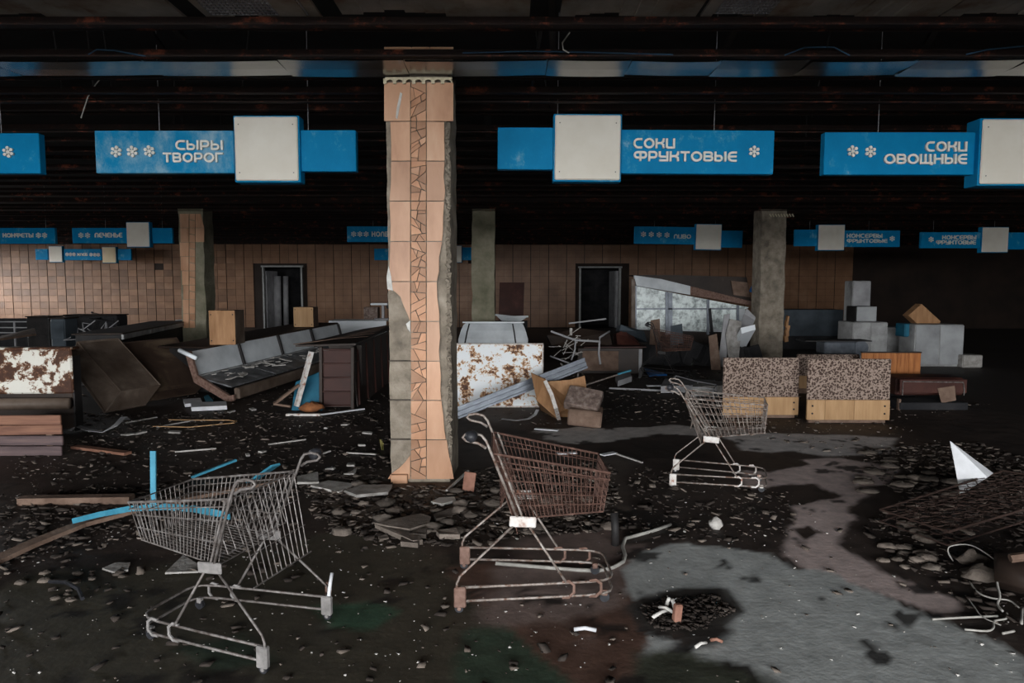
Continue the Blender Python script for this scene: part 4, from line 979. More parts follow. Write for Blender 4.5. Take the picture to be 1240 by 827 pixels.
# -- blue board, rusted post, rag
p = G(372, 497)
t = single(MB().prism([A(358, 463, p.y + .15), A(391, 449, p.y + .25), A(390, 497, p.y), A(353, 497, p.y - .05)], (0, .03, .01)), 'blue_board', M['blue_board'], 'dark teal blue board leaning against the slatted rack', 'board', p)
mb = MB(); mb.bar(A(377, 426, p.y + .05), A(359, 492, p.y - .1), .09, .05); t = single(mb, 'rusted_post', M['plate_white'], 'white and rust coloured post leaning by the teal board', 'post', G(358, 495))
mb = MB(); mb.bar(A(362, 466, p.y - .05), A(332, 489, p.y - .25), .07, .03); mb.bar(A(332, 489, p.y - .25), A(352, 492, p.y - .25), .05, .03); single(mb, 'broken_bracket', M['board_old'], 'broken wooden bracket lying under the rusted post', 'bracket', G(335, 491))
def lump(label, name, c, size, m, cat, n=8, seed=1, group=None):
    rr = random.Random(seed); mb = MB(); vs = []; fs = []; K = 6
    for i in range(K + 1):
        for j in range(n):
            th = math.pi * i / K; ph = 2 * math.pi * j / n; k = 1 + rr.uniform(-.25, .25)
            vs.append((math.sin(th) * math.cos(ph) * size[0] * k, math.sin(th) * math.sin(ph) * size[1] * k, max(0, math.cos(th) * .5 + .45) * size[2] * (1 + rr.uniform(-.2, .2))))
    for i in range(K):
        for j in range(n): fs.append((i * n + j, i * n + (j + 1) % n, (i + 1) * n + (j + 1) % n, (i + 1) * n + j))
    mb.add(vs, fs); o = mb.build(name, M[m], None, None, True); o.location = c; return tag(o, label, cat, group)
q = G(380, 497); lump('crumpled orange rag on the floor before the teal board', 'orange_rag', (q.x, q.y - .12, 0), (.16, .10, .15), 'rag_orange', 'rag', 9, 4)
# -- floor level planks, slabs and strips near there
def plank(label, px0, py0, px1, py1, wd, th, m, z0=.02, z1=None, name='plank', cat='plank', group=None, bend=0.0):
    a, b = G(px0, py0, z0), G(px1, py1, z0 if z1 is None else z1)
    pts = [lerp(a, b, i / 6) + Vector((0, 0, bend * math.sin(math.pi * i / 6))) for i in range(7)]
    return single(MB().strip(pts, wd, th), name, M[m], label, cat, (a + b) / 2 * Vector((1, 1, 0)) if False else ((a.x + b.x) / 2, (a.y + b.y) / 2, 0), group)
def board_patch(label, poly, th, m, z=.012, name='board_piece', cat='board', group=None, tilt=(0, 0)):
    pts = [G(a, b, z) for a, b in poly]; c = sum(pts, Vector()) / len(pts)
    for q in pts: q.z += abs((q.x - c.x) * tilt[0] + (q.y - c.y) * tilt[1])
    return single(MB().prism(pts, (0, 0, th)), name, M[m], label, cat, (c.x, c.y, 0), group)
board_patch('upper of two white foam slabs before the open cooler', [(222, 487), (243, 485.5), (245, 491), (224, 493)], .05, 'paper', name='foam_slab', cat='slab', group='white foam slabs')
board_patch('lower of two white foam slabs before the open cooler', [(231, 492), (274, 490.5), (275, 496), (232, 498)], .06, 'paper', name='foam_slab', cat='slab', group='white foam slabs')
board_patch('small light blue scrap beside the white foam slabs', [(247, 482), (252, 480), (258, 487), (250, 490)], .03, 'blue_paint', z=.03, name='blue_scrap', cat='scrap')
plank('white strip lying in front of the teal board', 347, 502, 388, 502, .07, .03, 'plate_white', name='white_strip', cat='strip')
plank('thin pale curved strip pointing at the pillar base', 388, 502, 441, 495, .04, .02, 'paper', name='white_strip', cat='strip')
# yellow looped strap
pts = [G(a, b, .02) for a, b in ((186, 516), (230, 517), (262, 514), (283, 512), (286, 510), (278, 508.5), (240, 508.5), (205, 508))]
single(MB().strip(pts, .035, .008), 'looped_strap', M['wood_pale'], 'pale yellow strap lying in a long loop on the dirt', 'strap', G(240, 512))
mb = MB(); mb.tube([A(217, 424, 10.7), A(238, 434, 10.6)], .035, 8); single(mb, 'white_tube', M['enamel_bright'], 'short white tube sticking out by the rusted cooler end', 'tube', A(228, 429, 10.65), None, True)
board_patch('grey flat box lying behind the rear shopping cart', [(800, 476), (862, 474), (866, 468), (805, 466)], .12, 'fiber_grey', .02, 'grey_box', 'box')
board_patch('second grey sheet on the floor behind the rear shopping cart', [(838, 480), (876, 478), (874, 472), (842, 473)], .16, 'slab_grey', .02, 'grey_sheet', 'sheet')
mb = MB(); pp = [G(a_, b_, .22) for a_, b_ in ((812, 459), (818, 455), (845, 462), (868, 466), (864, 471), (838, 469), (815, 463))]; mb.tube(pp, .012, 5, True); mb.tube([q_ - Vector((0, 0, .12)) for q_ in pp], .01, 5, True)
for q_ in pp: mb.tube([q_, q_ - Vector((0, 0, .2))], .008, 4)
single(mb, 'wire_rack', M['fiber_grey'], 'bent grey wire rack lying behind the rear shopping cart', 'rack', G(840, 474))
# -- far left clutter: dark shelving, cabinets, sheet
t = thing('shelving_unit', 'dark empty shelving frame in the far left clutter', 'shelf', (A(22, 400, 20).x, 20, 0))
for xx in (-1.5, -.8, -.1, .6, 1.2): MB().box((xx, 0, .42), (.04, .04, .84)).build('upright', M['fiber_grey'], t)
for zz in (.5, .65, .82): MB().box((-.15, 0, zz), (2.8, .03, .03)).build('cross_rail', M['fiber_grey'], t)
MB().box((-.1, .5, .45), (2.8, .05, .9)).build('back_board', M['cloth_dark'], t)
board = MB().prism([A(0, 407, 14.5), A(42, 397, 16), A(44, 404, 15), A(0, 410, 13.9)], (0, 0, -.04)); single(board, 'olive_board', M['board_old'], 'olive brown board lying over the clutter above the chipped cooler', 'board', (A(20, 405, 15).x, 15, 0))
for k, (a, b, yt, yb, Yd, m_, lb) in enumerate(((58, 76, 386, 412, 17, 'cloth_blue_grey', 'grey upright box in the far left clutter'), (76, 141, 382, 402, 20.5, 'cloth_dark', 'long black cabinet before the back wall at far left'), (30, 60, 384, 400, 19, 'steel_dark', 'black machine body beside the empty shelving'))):
    q0, q1 = A(a, yt, Yd), A(b, yb, Yd); w_ = q1.x - q0.x; t = thing('dark_cabinet', lb, 'cabinet', ((q0.x + q1.x) / 2, Yd + .35, 0), R(4 - 5 * k))
    MB().box((0, 0, q0.z / 2), (w_, .6, q0.z), None, .03).build('body', M[m_], t)
    MB().box((0, -.31, q0.z * .72), (w_ * .92, .02, q0.z * .42), None, .006).build('door', M[m_], t); MB().box((0, 0, q0.z + .01), (w_ + .04, .66, .03), None, .01).build('top', M['brown_metal_dark'], t)
mb = MB()
for k in range(9):
    a = A(random.uniform(85, 150), random.uniform(395, 410), 16.5); mb.tube([a, a + Vector((random.uniform(-.3, .4), random.uniform(-.2, .2), random.uniform(-.1, .25))), a + Vector((random.uniform(-.1, .7), .1, random.uniform(-.1, .3)))], .012, 4)
mb.tube([A(110, 400, 16.5), (A(112, 400, 16.5).x, 16.5, 0)], .012, 4); single(mb, 'tangled_wire', M['fiber_grey'], 'tangle of bent grey wire behind the brown hoods', 'wire', (A(110, 400, 16.5).x, 16.5, 0))

# -- white bow-fronted display behind the rusty panel
Yd = 15.2; q0, q1 = A(556, 391, Yd), A(639, 415, Yd); w_ = q1.x - q0.x; t = thing('bow_front_display', 'white bow-fronted display case behind the rusty white panel', 'display case', ((q0.x + q1.x) / 2, Yd, 0)); zt = q0.z
prof = [(0, zt), (-.06, zt - .04), (-.16, zt - .16), (-.24, zt - .34), (-.28, zt - .55), (-.28, .1)]
mb = MB()
for i in range(len(prof) - 1):
    (a, za), (b, zb) = prof[i], prof[i + 1]; ka, kb = .80 + .20 * min(1, i / 3), .80 + .20 * min(1, (i + 1) / 3)
    mb.add([(-w_ / 2 * ka, a, za), (w_ / 2 * ka, a, za), (w_ / 2 * kb, b, zb), (-w_ / 2 * kb, b, zb)], [(0, 1, 2, 3)])
    for s in (-1, 1): mb.add([(s * w_ / 2 * ka, a, za), (s * w_ / 2 * ka, .7, za), (s * w_ / 2 * kb, .7, zb), (s * w_ / 2 * kb, b, zb)], [(0, 1, 2, 3)])
mb.add([(-w_ * .4, 0, zt), (w_ * .4, 0, zt), (w_ * .4, .7, zt), (-w_ * .4, .7, zt)], [(0, 1, 2, 3)])
mb.build('shell', M['enamel'], t)
MB().box((0, .0, zt + .015), (w_ * .9, .12, .03), None, .01).build('top_lip', M['enamel_bright'], t)
for s in (-.35, .28): MB().strip([(w_ * s, -.04, zt - .02), (w_ * s * 1.08, -.19, zt - .2), (w_ * s * 1.18, -.30, zt - .5)], .03, .02, (0, 1, 0)).build('trim_strip', M['steel_dark'], t)
# -- rusty white panel cabinet
p0, p1 = G(536, 493), G(657, 493); w_ = p1.x - p0.x; zt = Z(415.5, p0.y)
t = thing('rusty_freezer', 'bright white freezer panel peppered with rust just right of the pillar', 'freezer', ((p0.x + p1.x) / 2, p0.y, 0))
MB().box((0, 0, zt / 2), (w_, .03, zt - .02), None, .01).build('face', M['rusty_white'], t)
for s in (-1, 1): MB().box((s * w_ / 2, .0, zt / 2), (.022, .06, zt), None, .006).build('edge_flange', M['plate_white'], t)
for zz in (.011, zt - .011): MB().box((0, 0, zz), (w_ + .02, .06, .022), None, .006).build('edge_flange', M['plate_white'], t)
MB().box((0, .36, zt / 2 - .02), (w_ - .06, .66, zt - .10)).build('body', M['brown_metal_dark'], t)
# -- grey metal channel leaning across it
a, b = G(540, 505, .04), A(709, 439, 9.75); t = thing('metal_channel', 'grey ribbed metal channel leaning across the rusty white panel', 'beam', (a + b) / 2)
o_ = (a + b) / 2; d = (b - a).normalized(); n = Vector((0, -1, 0)); up = d.cross(n).normalized() * -1
up = Vector((-d.z, 0, d.x)).normalized()
MB().bar(a, b, .15, .03, n).build('web', M['galv'], t, o_)
for k in (-.065, .0, .065): MB().bar(a + up * k - Vector((0, .03, 0)), b + up * k - Vector((0, .03, 0)), .028, .05, n).build('rib', M['galv'], t, o_)
mb = MB(); q = A(700, 452, 9.75); mb.tube([q, (q.x - .03, 9.75, .0)], .012, 5); mb.build('prop_rod', M['wire_grey'], t, o_)
# -- splintered plywood + terrazzo block
p = G(680, 508); t = thing('splintered_plywood', 'splintered plywood sheets standing before the metal channel', 'plywood', (p.x, p.y, 0)); o_ = t.location.copy()
MB().prism([A(643, 452, 9.15), A(659, 459, 9.0), A(667, 480, 8.9), (G(677, 509)), (G(655, 497)), A(650, 485, 9.1)], (.02, .03, 0)).build('sheet', M['plywood'], t, o_)
MB().prism([A(662, 462, 9.3), A(690, 460, 9.35), A(708, 455, 9.4), A(711, 474, 9.35), A(697, 490, 9.25), G(690, 505), G(668, 505)], (0, .03, 0)).build('sheet', M['plywood'], t, o_)
MB().strip([A(660, 461, 8.95), A(668, 478, 8.85), A(673, 494, 8.75), G(677, 508.5)], .05, .012, (0, 1, 0)).build('splinter', M['plate_white'], t, o_)
p = G(708, 518); t = thing('terrazzo_block', 'tilted brown terrazzo block on the rubble right of the plywood', 'block', (p.x, p.y + .2, .0), R(-18)); 
MB().box((0, .02, .33), (.46, .34, .13), (R(38), R(8), 0), .015).build('upper_slab', M['terrazzo'], t); MB().box((.04, -.05, .13), (.44, .30, .22), (R(6), R(5), R(8)), .02).build('lower_slab', M['board_old'], t)
# -- dark brown counter with junk on it
p0, p1 = G(700, 453), G(779, 453); w_ = p1.x - p0.x; zt = Z(421, p0.y); t = thing('brown_counter', 'dark brown cabinet lying under heaped dark junk in the middle', 'cabinet', ((p0.x + p1.x) / 2, p0.y + .35, 0), R(-3))
MB().box((0, 0, zt / 2), (w_, .7, zt), None, .02).build('body', M['brown_metal_dark'], t); MB().box((-.2, -.36, zt / 2), (w_ * .55, .02, zt * .75), None, .005).build('door', M['board_old'], t); MB().box((w_ * .46, -.37, zt / 2), (.07, .03, zt * .9), None, .005).build('corner_post', M['fiber_grey'], t); MB().box((.1, -.02, zt + .012), (w_ * .95, .74, .02), (0, -.01, 0)).build('top', M['lam_darkred'], t)
Yj = p0.y + .4
for (poly, m_, lb, nm) in (([(662, 406), (700, 397), (738, 402), (742, 420), (690, 422), (668, 418)], 'brown_metal_dark', 'dark brown crumpled sheet heaped on the middle cabinet', 'crumpled_sheet'),
                        ([(746, 404), (757, 399), (768, 408), (778, 420), (748, 421)], 'lam_darkred', 'dark red crumpled panel on the right of the middle cabinet', 'crumpled_laminate'),
                        ([(752, 393), (780, 401), (784, 414), (765, 406), (750, 400)], 'cloth_blue_grey', 'dark slate sheet slumped behind the crumpled red panel', 'slumped_sheet')):
    pts = [A(a, b, Yj + random.uniform(-.1, .15)) for a, b in poly]; c = sum(pts, Vector()) / len(pts)
    mb = MB(); c2 = c + Vector((0, -.25, .05)); n = len(pts)
    vs = pts + [c2] + [q + Vector((0, .5, -.05)) for q in pts]
    mb.add(vs, [(i, (i + 1) % n, n) for i in range(n)] + [(i, (i + 1) % n, n + 1 + (i + 1) % n, n + 1 + i) for i in range(n)] + [tuple(n + 1 + i for i in range(n))])
    single(mb, nm, M[m_], lb, 'sheet', (c.x, Yj, zt))
mb = MB(); mb.bar(A(689, 391.5, Yj), A(734, 386, Yj + .3), .03, .03); single(mb, 'pale_batten', M['fiber_grey'], 'pale thin batten on top of the heaped junk', 'batten', (A(710, 389, Yj).x, Yj, zt))
mb = MB(); Yf = 13.2
mb.tube([A(667, 401, Yf), A(697, 412, Yf), A(726, 413.5, Yf), A(726, 409, Yf + .1), A(738, 401, Yf + .3)], .022, 6); mb.tube([A(726, 413, Yf), A(725, 428, Yf), A(727, 441, Yf)], .022, 6); mb.tube([A(697, 412, Yf), A(696, 424, Yf), A(692, 436, Yf)], .018, 6); mb.tube([A(666, 431, Yf - .3), A(690, 440, Yf - .3), G(694, 449)], .018, 6)
single(mb, 'bent_tube_frame', M['fiber_grey'], 'bent grey tube frame sticking up before the middle cabinet', 'frame', (A(705, 440, Yf).x, Yf, 0), None, True)
mb = MB()
for k in range(26):
    a = A(random.uniform(675, 705), random.uniform(405, 440), Yf + .15); mb.bar(a, a + Vector((random.uniform(-.25, .25), random.uniform(-.1, .1), random.uniform(-.2, .2))), random.uniform(.01, .07), .01)
tag(single(mb, 'shredded_litter', M['slab_grey'], 'shredded grey scrap caught around the bent tube frame', 'scrap', (A(690, 430, Yf).x, Yf + .15, 0)), kind='stuff')
# -- turquoise-grey rods and pipes on floor between
plank('thin grey and turquoise rod slanting over the middle litter', 706, 467, 762, 449, .03, .025, 'wire_worn', .04, .25, 'thin_rod', 'rod')
plank('turquoise tip rod beside the middle cabinet', 748, 453, 764, 448.5, .035, .03, 'blue_paint', .22, .28, 'thin_rod', 'rod')
plank('long thin grey pipe on the floor behind the rear shopping cart', 738, 470, 805, 473, .03, .03, 'fiber_grey', .03, .03, 'thin_pipe', 'pipe')
board_patch('small grey box among the middle litter', [(745, 461), (762, 456), (765, 462), (748, 468)], .1, 'fiber_grey', .05, 'grey_box', 'box')
board_patch('bright blue scrap with a white mark beneath the tipped cart', [(780, 447), (800, 452), (808, 455), (786, 456)], .03, 'blue_bright', .05, 'blue_scrap', 'scrap')
plank('pale plastic strip lying behind the rear shopping cart', 783, 467, 806, 467, .09, .02, 'paper', .03, .03, 'pale_strip', 'strip')
# -- red-brown board against back wall, small tub
q0, q1 = A(603, 342, 24), A(635, 382, 24); single(MB().prism([A(605, 342, 24), A(635, 342, 24), Vector((A(633, 384, 23.6).x, 23.5, 0)), Vector((A(603, 384, 23.6).x, 23.5, 0))], (0, .05, 0)), 'standing_board', M['lam_darkred'], 'dark red board standing upright right of the grey-green pillar', 'board', (A(619, 390, 24).x, 23.8, 0))
p = A(618, 384, 20); t = thing('metal_trough', 'small pale metal trough above the bow-fronted display', 'trough', (p.x, 20, .85)); MB().prism([(-.42, -.1, .16), (.5, -.1, .12), (.3, -.1, -.02), (-.25, -.1, 0)], (0, .3, 0)).build('body', M['enamel'], t); MB().tube([(-.45, -.12, .18), (.1, -.12, .12), (.52, -.12, .13)], .03, 6).build('rim', M['enamel_bright'], t); MB().box((0, .1, -.42), (1.0, .4, .82)).build('stand', M['cloth_dark'], t)
# -- glass cabinet leaning to the right
Yg = 18.2; t = thing('glass_cabinet', 'slumped glass-fronted cabinet with cloudy white panes before the back wall', 'cabinet', (A(838, 400, Yg).x, Yg, 0)); o_ = t.location.copy()
def gq(name, poly, m, dpt=.03, dy=0, par=None):
    pts = [A(a, b, Yg) + Vector((0, dy, 0)) for a, b in poly]; return MB().prism(pts, (0, dpt, 0)).build(name, M[m], par or t, o_)
gq('top_fascia', [(767, 333.5), (800, 338), (835, 346.5), (835, 357), (770, 346)], 'enamel', .12, -.08)
gq('rusted_fascia', [(835, 346.5), (909, 365), (909, 370), (835, 357)], 'block_rust', .12, -.08)
gq('roof', [(767, 333), (820, 333), (905, 335.5), (911, 366), (800, 339)], 'brown_metal_dark', .9, .05)
gq('roof_panel', [(885, 340), (905, 342), (908, 360), (888, 357)], 'board_old', .05, -.02)
cols_ = [769, 807, 857, 893]; topy = lambda x: 346.5 + (x - 770) * 26 / 139
for i in range(3):
    a, b = cols_[i] + 1.5, cols_[i + 1] - 1.5; m1, m2 = 374, 373.5
    f = gq('pane', [(a, topy(a)), (b, topy(b)), (b, m2 - .7), (a, m1 - .7)], 'dirty_glass', .012)
    f = gq('pane', [(a, m1 + .7), (b, m2 + .7), (b, 402), (a, 397)], 'dirty_glass', .012)
gq('pane', [(894, topy(894)), (907, topy(907)), (904, 374), (894, 374)], 'dirty_glass', .012)
for xx in cols_: gq('mullion', [(xx - 1.6, topy(xx)), (xx + 1.6, topy(xx)), (xx + 1.6, 405), (xx - 1.6, 405)], 'galv', .08, -.04)
gq('mullion', [(809, topy(811)), (814, topy(814)), (814, 405), (809, 405)], 'galv', .06, -.03)
gq('transom', [(769, 373.3), (893, 373), (893, 374.6), (769, 374.9)], 'galv', .06, -.03)
gq('interior_back', [(768, 345), (908, 372), (905, 425), (768, 425)], 'enamel_bright', .03, .35)
gq('base', [(768, 400), (908, 404), (908, 431), (768, 431)], 'brown_metal_dark', .8, .02)
gq('corner_post', [(764.5, 338), (769, 338), (769, 431), (764.5, 431)], 'brown_metal', .1, -.05)
# junk boards at its right
for (poly, yj, m_, lb, nm) in (([(877, 381), (884, 380), (880, 407), (870, 405)], 15.6, 'fiber_grey', 'narrow grey board upright at right of the glass cabinet', 'grey_board'),
        ([(884, 386), (898, 389), (895, 408), (884, 411), (879, 405)], 15.5, 'slab_grey', 'dark grey broken board beside the narrow upright one', 'grey_board'),
        ([(897, 397), (914, 393), (915, 399), (898, 404)], 15.2, 'enamel_bright', 'bright white board end left of the right concrete pillar', 'white_board'),
        ([(904, 373), (915, 384), (914, 388), (901, 380)], 16.0, 'fiber_grey', 'pale slanted slat above the bright white board end', 'slat'),
        ([(858, 407), (868, 404), (874, 418), (862, 425)], 15, 'board_old', 'torn brown cardboard flap under the grey boards', 'cardboard_flap'),
        ([(858, 374), (861, 373), (868, 396), (864, 398)], 17.6, 'cloth_dark', 'black slat leaning on the glass panes', 'slat'),
        ([(788, 388), (799, 386), (801, 404), (786, 402)], 16.5, 'board_old', 'torn dark brown card standing below the left pane', 'card'),
        ([(812, 395), (826, 392), (830, 402), (812, 405)], 16.5, 'cloth_blue_grey', 'torn grey card standing below the middle pane', 'card')):
    pts = [A(a, b, yj) for a, b in poly]; c = sum(pts, Vector()) / len(pts)
    if nm in ('card', 'cardboard_flap', 'grey_board') or 'black' in lb: pts[2].z = 0; pts[3].z = 0
    single(MB().prism(pts, (.05, 1.2, -min(q_.z for q_ in pts)) if nm == 'white_board' or 'slanted' in lb else (.01, .06, 0)), nm, M[m_], lb, 'board', (c.x, yj, 0))
mb = MB()
for k in range(10):
    Yk = 15.9; x_ = A(790 + 13 * k, 430, Yk).x; mb.box((x_, Yk, .25 + .1 * math.sin(k * 2.1)), (random.uniform(.2, .5), .4, random.uniform(.3, .7)), (random.uniform(-.5, .5), random.uniform(-.5, .5), random.random()), .02)
tag(single(mb, 'dark_heap', M['cloth_dark'], 'dark shapeless heap of junk before the glass cabinet', 'junk heap', (A(850, 430, 15.9).x, 15.9, 0)), kind='stuff')
q = A(912, 350, 17.9); single(MB().box(q, (.14, .1, .2), (.2, .4, 0), .03), 'blue_scrap', M['blue_bright'], 'blue scrap hanging by the right top of the glass cabinet', 'scrap', q)

# -- flower-patterned panels
def floral_unit(label, x0p, x1p, ytop, yband, ybot, rz=0, screws=True, Yd=None):
    p0, p1 = G(x0p, ybot + 4), G(x1p, ybot + 4); Yd = Yd or (p0.y + p1.y) / 2
    xa, xb = A(x0p, ytop, Yd).x, A(x1p, ytop, Yd).x; w_ = xb - xa; zt, zb, z0 = A(620, ytop, Yd).z, A(620, yband, Yd).z, A(620, ybot, Yd).z
    t = thing('fabric_panel_table', label, 'table', ((xa + xb) / 2, Yd, 0), rz, 'flower-patterned fabric panels')
    MB().box((0, 0, (zt + zb) / 2), (w_, .035, zt - zb), None, .008).build('fabric_panel', M['floral'], t)
    for j in range(3):
        u0, u1 = -w_ / 2 + w_ * (0, .22, .57)[j], -w_ / 2 + w_ * (.22, .57, 1)[j]
        MB().box(((u0 + u1) / 2, -.012, (zb + z0) / 2), (u1 - u0 - .003, .035, zb - z0), None, .003).build('wood_plank', M['wood_pale'], t)
    if screws:
        for sx in (-1, 1):
            for sz in (.32, .7): MB().disc((sx * w_ * .435, -.032, z0 + (zb - z0) * sz), .013, (0, 1, 0), .008, 8).build('screw', M['steel_dark'], t)
    MB().box((0, .03, z0 / 2 + .01), (w_ * .93, .05, z0 + .02)).build('foot_rail', M['board_old'], t)
    for s in (-1, 1): MB().box((s * (w_ / 2 - .12), .05, zt / 2), (.05, .06, zt - .1)).build('back_batten', M['board_old'], t)
    return t
floral_unit('left flower-patterned panel table behind the rear shopping cart', 876, 968, 433, 480.5, 502, R(0))
floral_unit('nearer right flower-patterned panel table with pale wood band', 978.5, 1078.5, 434.5, 484, 508, R(-1))
floral_unit('flower-patterned panel table showing only its top edge behind the other two', 965, 1040, 429, 455, 470, 0, False, 11.6)
Yo = 11.2; q0, q1 = A(1043, 427, Yo), A(1113.5, 460, Yo); w_ = q1.x - q0.x; t = thing('orange_wood_panel', 'orange varnished wooden panel behind the right flower-patterned table', 'panel', ((q0.x + q1.x) / 2, Yo, 0))
for j in range(5): MB().box((-w_ / 2 + w_ * (j + .5) / 5, 0, q0.z / 2 + .1), (w_ / 5 - .004, .03, q0.z - .2), None, .003).build('plank', M['wood_orange'], t)
MB().box((0, .0, q0.z + .005), (w_, .06, .02)).build('top_edge', M['brown_metal_dark'], t)
MB().box((0, .04, .2), (w_ * .9, .04, .4)).build('base', M['cloth_dark'], t)
# -- dark red upturned table
p0, p1 = G(1090, 497), G(1172, 497); w_ = p1.x - p0.x; zt = Z(459, p0.y); t = thing('dark_red_table', 'dark red laminate table lying on its side at right', 'table', ((p0.x + p1.x) / 2, p0.y + .05, 0), R(-1))
MB().box((0, 0, zt / 2 + .12), (w_ * .98, .03, zt - .26), None, .008).build('top', M['lam_darkred'], t)
MB().box((.1, .5, zt * .5 + .08), (w_ * 1.02, .5, zt - .2), None, .02).build('second_leaf', M['lam_darkred'], t)
MB().tube([(-w_ * .46, -.03, .22), (-w_ * .46, -.03, zt - .04), (w_ * .42, -.03, zt - .05), (w_ * .44, -.03, zt - .15), (w_ * .44, -.03, .22)], .008, 5).build('edge_trim', M['wire_grey'], t)
MB().box((.0, .2, .06), (w_, .5, .11), None, .01).build('base', M['cloth_dark'], t); MB().box((-w_ * .49, 0, .08), (.03, .06, .17)).build('foot', M['board_old'], t)
MB().prism([(w_ * .05, -.02, zt - .14), (w_ * .3, -.02, zt - .10), (w_ * .33, -.02, zt - .32), (w_ * .12, -.02, zt - .36)], (0, -.008, 0)).build('torn_veneer', M['board_old'], t)
# -- white cabinets at right
def cab(label, x0p, x1p, yt, Yd, dep, m, rz=0, z0=0, tilt=0, doors=1, name='white_cabinet', side='enamel_dirty', ybot=None):
    a, b = A(x0p, yt, Yd), A(x1p, yt, Yd); w_ = b.x - a.x; h_ = a.z - z0
    t = thing(name, label, 'cabinet', ((a.x + b.x) / 2, Yd + dep / 2, z0), (R(tilt), 0, R(rz)), 'pale cabinets heaped at right')
    MB().box((0, 0, h_ / 2), (w_, dep, h_), None, .02).build('body', M[side], t)
    for j in range(doors): MB().box((-w_ / 2 + w_ * (j + .5) / doors, -dep / 2 - .012, h_ * .52), (w_ / doors - .02, .025, h_ * .93), None, .012).build('door', M[m], t)
    return t
cab('square pale cabinet in front at the left of the right heap', 1032, 1075, 390, 16.2, .7, 'enamel_dirty', 3, doors=2)
cab('sloping pale cabinet between the two larger ones at right', 1078, 1104, 396, 17.0, .6, 'enamel_dirty', -18, side='enamel_dirty')
cab('larger white double cabinet at right', 1110, 1168, 393, 15.6, .7, 'enamel_grey', -2, doors=2)
cab('small dark-topped pale cabinet lying on the square one', 1037, 1062, 371, 16.5, .5, 'enamel_grey', 0, z0=A(1040, 390, 16.5).z, side='steel_dark')
cab('tall narrow grey cabinet standing at the back of the right heap', 1035, 1056, 340, 18.5, .6, 'fiber_grey', -6, side='enamel_dirty')
cab('small pale box on the floor beside the white double cabinet', 1166, 1190, 430, 15.4, .4, 'slab_grey', 0, name='pale_box', side='slab_grey')
cab('teal box between the sloping and the double cabinet', 1096, 1111, 392, 15.9, .4, 'blue_board', 0, z0=A(1100, 408, 15.9).z, name='teal_box', side='blue_board')
Yp = 16.2; q = A(1120, 382, Yp); single(MB().prism([A(1100, 382, Yp), A(1116, 368, Yp), A(1139, 389, Yp), A(1137, 393, Yp), A(1112, 393, Yp)], (0, .25, 0)), 'plywood_wedge', M['plywood'], 'pointed plywood piece on top of the white double cabinet', 'plywood', q)
q0, q1 = A(948, 375, 20), A(1020, 404, 20); t = thing('slate_counter', 'slate blue counter front right of the concrete pillar', 'counter', ((q0.x + q1.x) / 2, 20, 0)); w_ = q1.x - q0.x
MB().box((0, 0, q0.z / 2 + .2), (w_, .05, q0.z - .4), None, .01).build('front', M['cloth_blue_grey'], t); MB().box((0, .4, q0.z - .02), (w_, .8, .04), None, .01).build('top', M['cloth_blue_grey'], t); MB().box((0, .45, .4), (w_ - .1, .7, .8)).build('body', M['cloth_dark'], t)
p = A(1015, 420, 13.5); t = thing('metal_basin', 'dull metal basin with a curved end behind the flower-patterned tables', 'basin', (p.x, 13.5, 0)); zz = A(1015, 412, 13.5).z
MB().box((-.05, 0, zz - .14), (.62, .4, .26), None, .03).build('tub', M['galv'], t); MB().disc((.36, 0, zz - .14), .15, (0, 1, 0), .36, 14).build('round_end', M['galv'], t); MB().box((-.1, 0, zz), (1.3, .45, .02)).build('rim_board', M['steel_dark'], t); MB().box((0, 0, (zz - .27) / 2), (.7, .35, zz - .27)).build('stand', M['cloth_dark'], t)

# ================================================================== FOREGROUND LITTER
# blue strips caught on the front cart, long curved plank
pts = [A(88, 629, 4.6) * 1, None]
def path(ps, z=None): return [G(a, b, zz) for a, b, zz in ps]
single(MB().strip(path([(88, 631, .10), (120, 623, .22), (160, 615.5, .38), (200, 613.5, .50), (235, 616, .575), (262, 621, .60), (278, 625, .60)]), .008, .038), 'blue_strip', M['blue_paint'], 'bright blue curved strip running into the front shopping cart', 'strip', G(150, 640))
a = G(186, 610, .54); tp = A(185.5, 546, a.y)
single(MB().bar(tp, a, .032, .012, (0, 1, 0)), 'blue_lath', M['blue_paint'], 'upright bright blue lath standing in the front shopping cart', 'lath', a)
plank('short blue board end sticking out behind the front cart handle', 303, 584, 334, 563, .09, .02, 'blue_paint', .03, .25, 'blue_board', 'board')
plank('thin faded blue rod lying behind the front shopping cart', 232, 578, 286, 557, .03, .02, 'blue_paint', .03, .12, 'blue_rod', 'rod')
single(MB().strip(path([(-30, 690, .02), (40, 658, .05), (100, 634, .07), (160, 618, .08), (240, 600, .07), (320, 585, .05), (340, 576, .04)]), .10, .03), 'curved_plank', M['board_old'], 'long curved brown plank running from the left edge behind the front cart', 'plank', G(160, 620))
plank('low dark brown beam lying in the rubble left of the front cart', 25, 606, 160, 604, .10, .06, 'board_old', .03, .03, 'low_beam', 'beam')
plank('reddish batten on the dirt right of the plank crate', 90, 541, 155, 549, .09, .03, 'wood_red', .02, .02, 'batten', 'batten')
single(MB().strip([A(85, 520, 8.3) * 1 for _ in ()] + path([(85, 521, .03), (95, 516, .06), (108, 521, .05), (125, 523, .03), (140, 515, .10), (150, 505, .16), (154, 508, .10)]), .07, .008), 'peeling_strip', M['fiber_grey'], 'curling grey strip on the floor below the tilted hood', 'strip', G(120, 520))
single(MB().tube(path([(88, 706, .01), (110, 700, .03), (85, 712, .02)]) and path([(60, 704, .015), (80, 705, .03), (95, 713, .03), (100, 725, .012)]), .012, 6), 'dark_hose', M['plastic_black'], 'short dark curved hose on the floor at lower left', 'hose', G(80, 710))
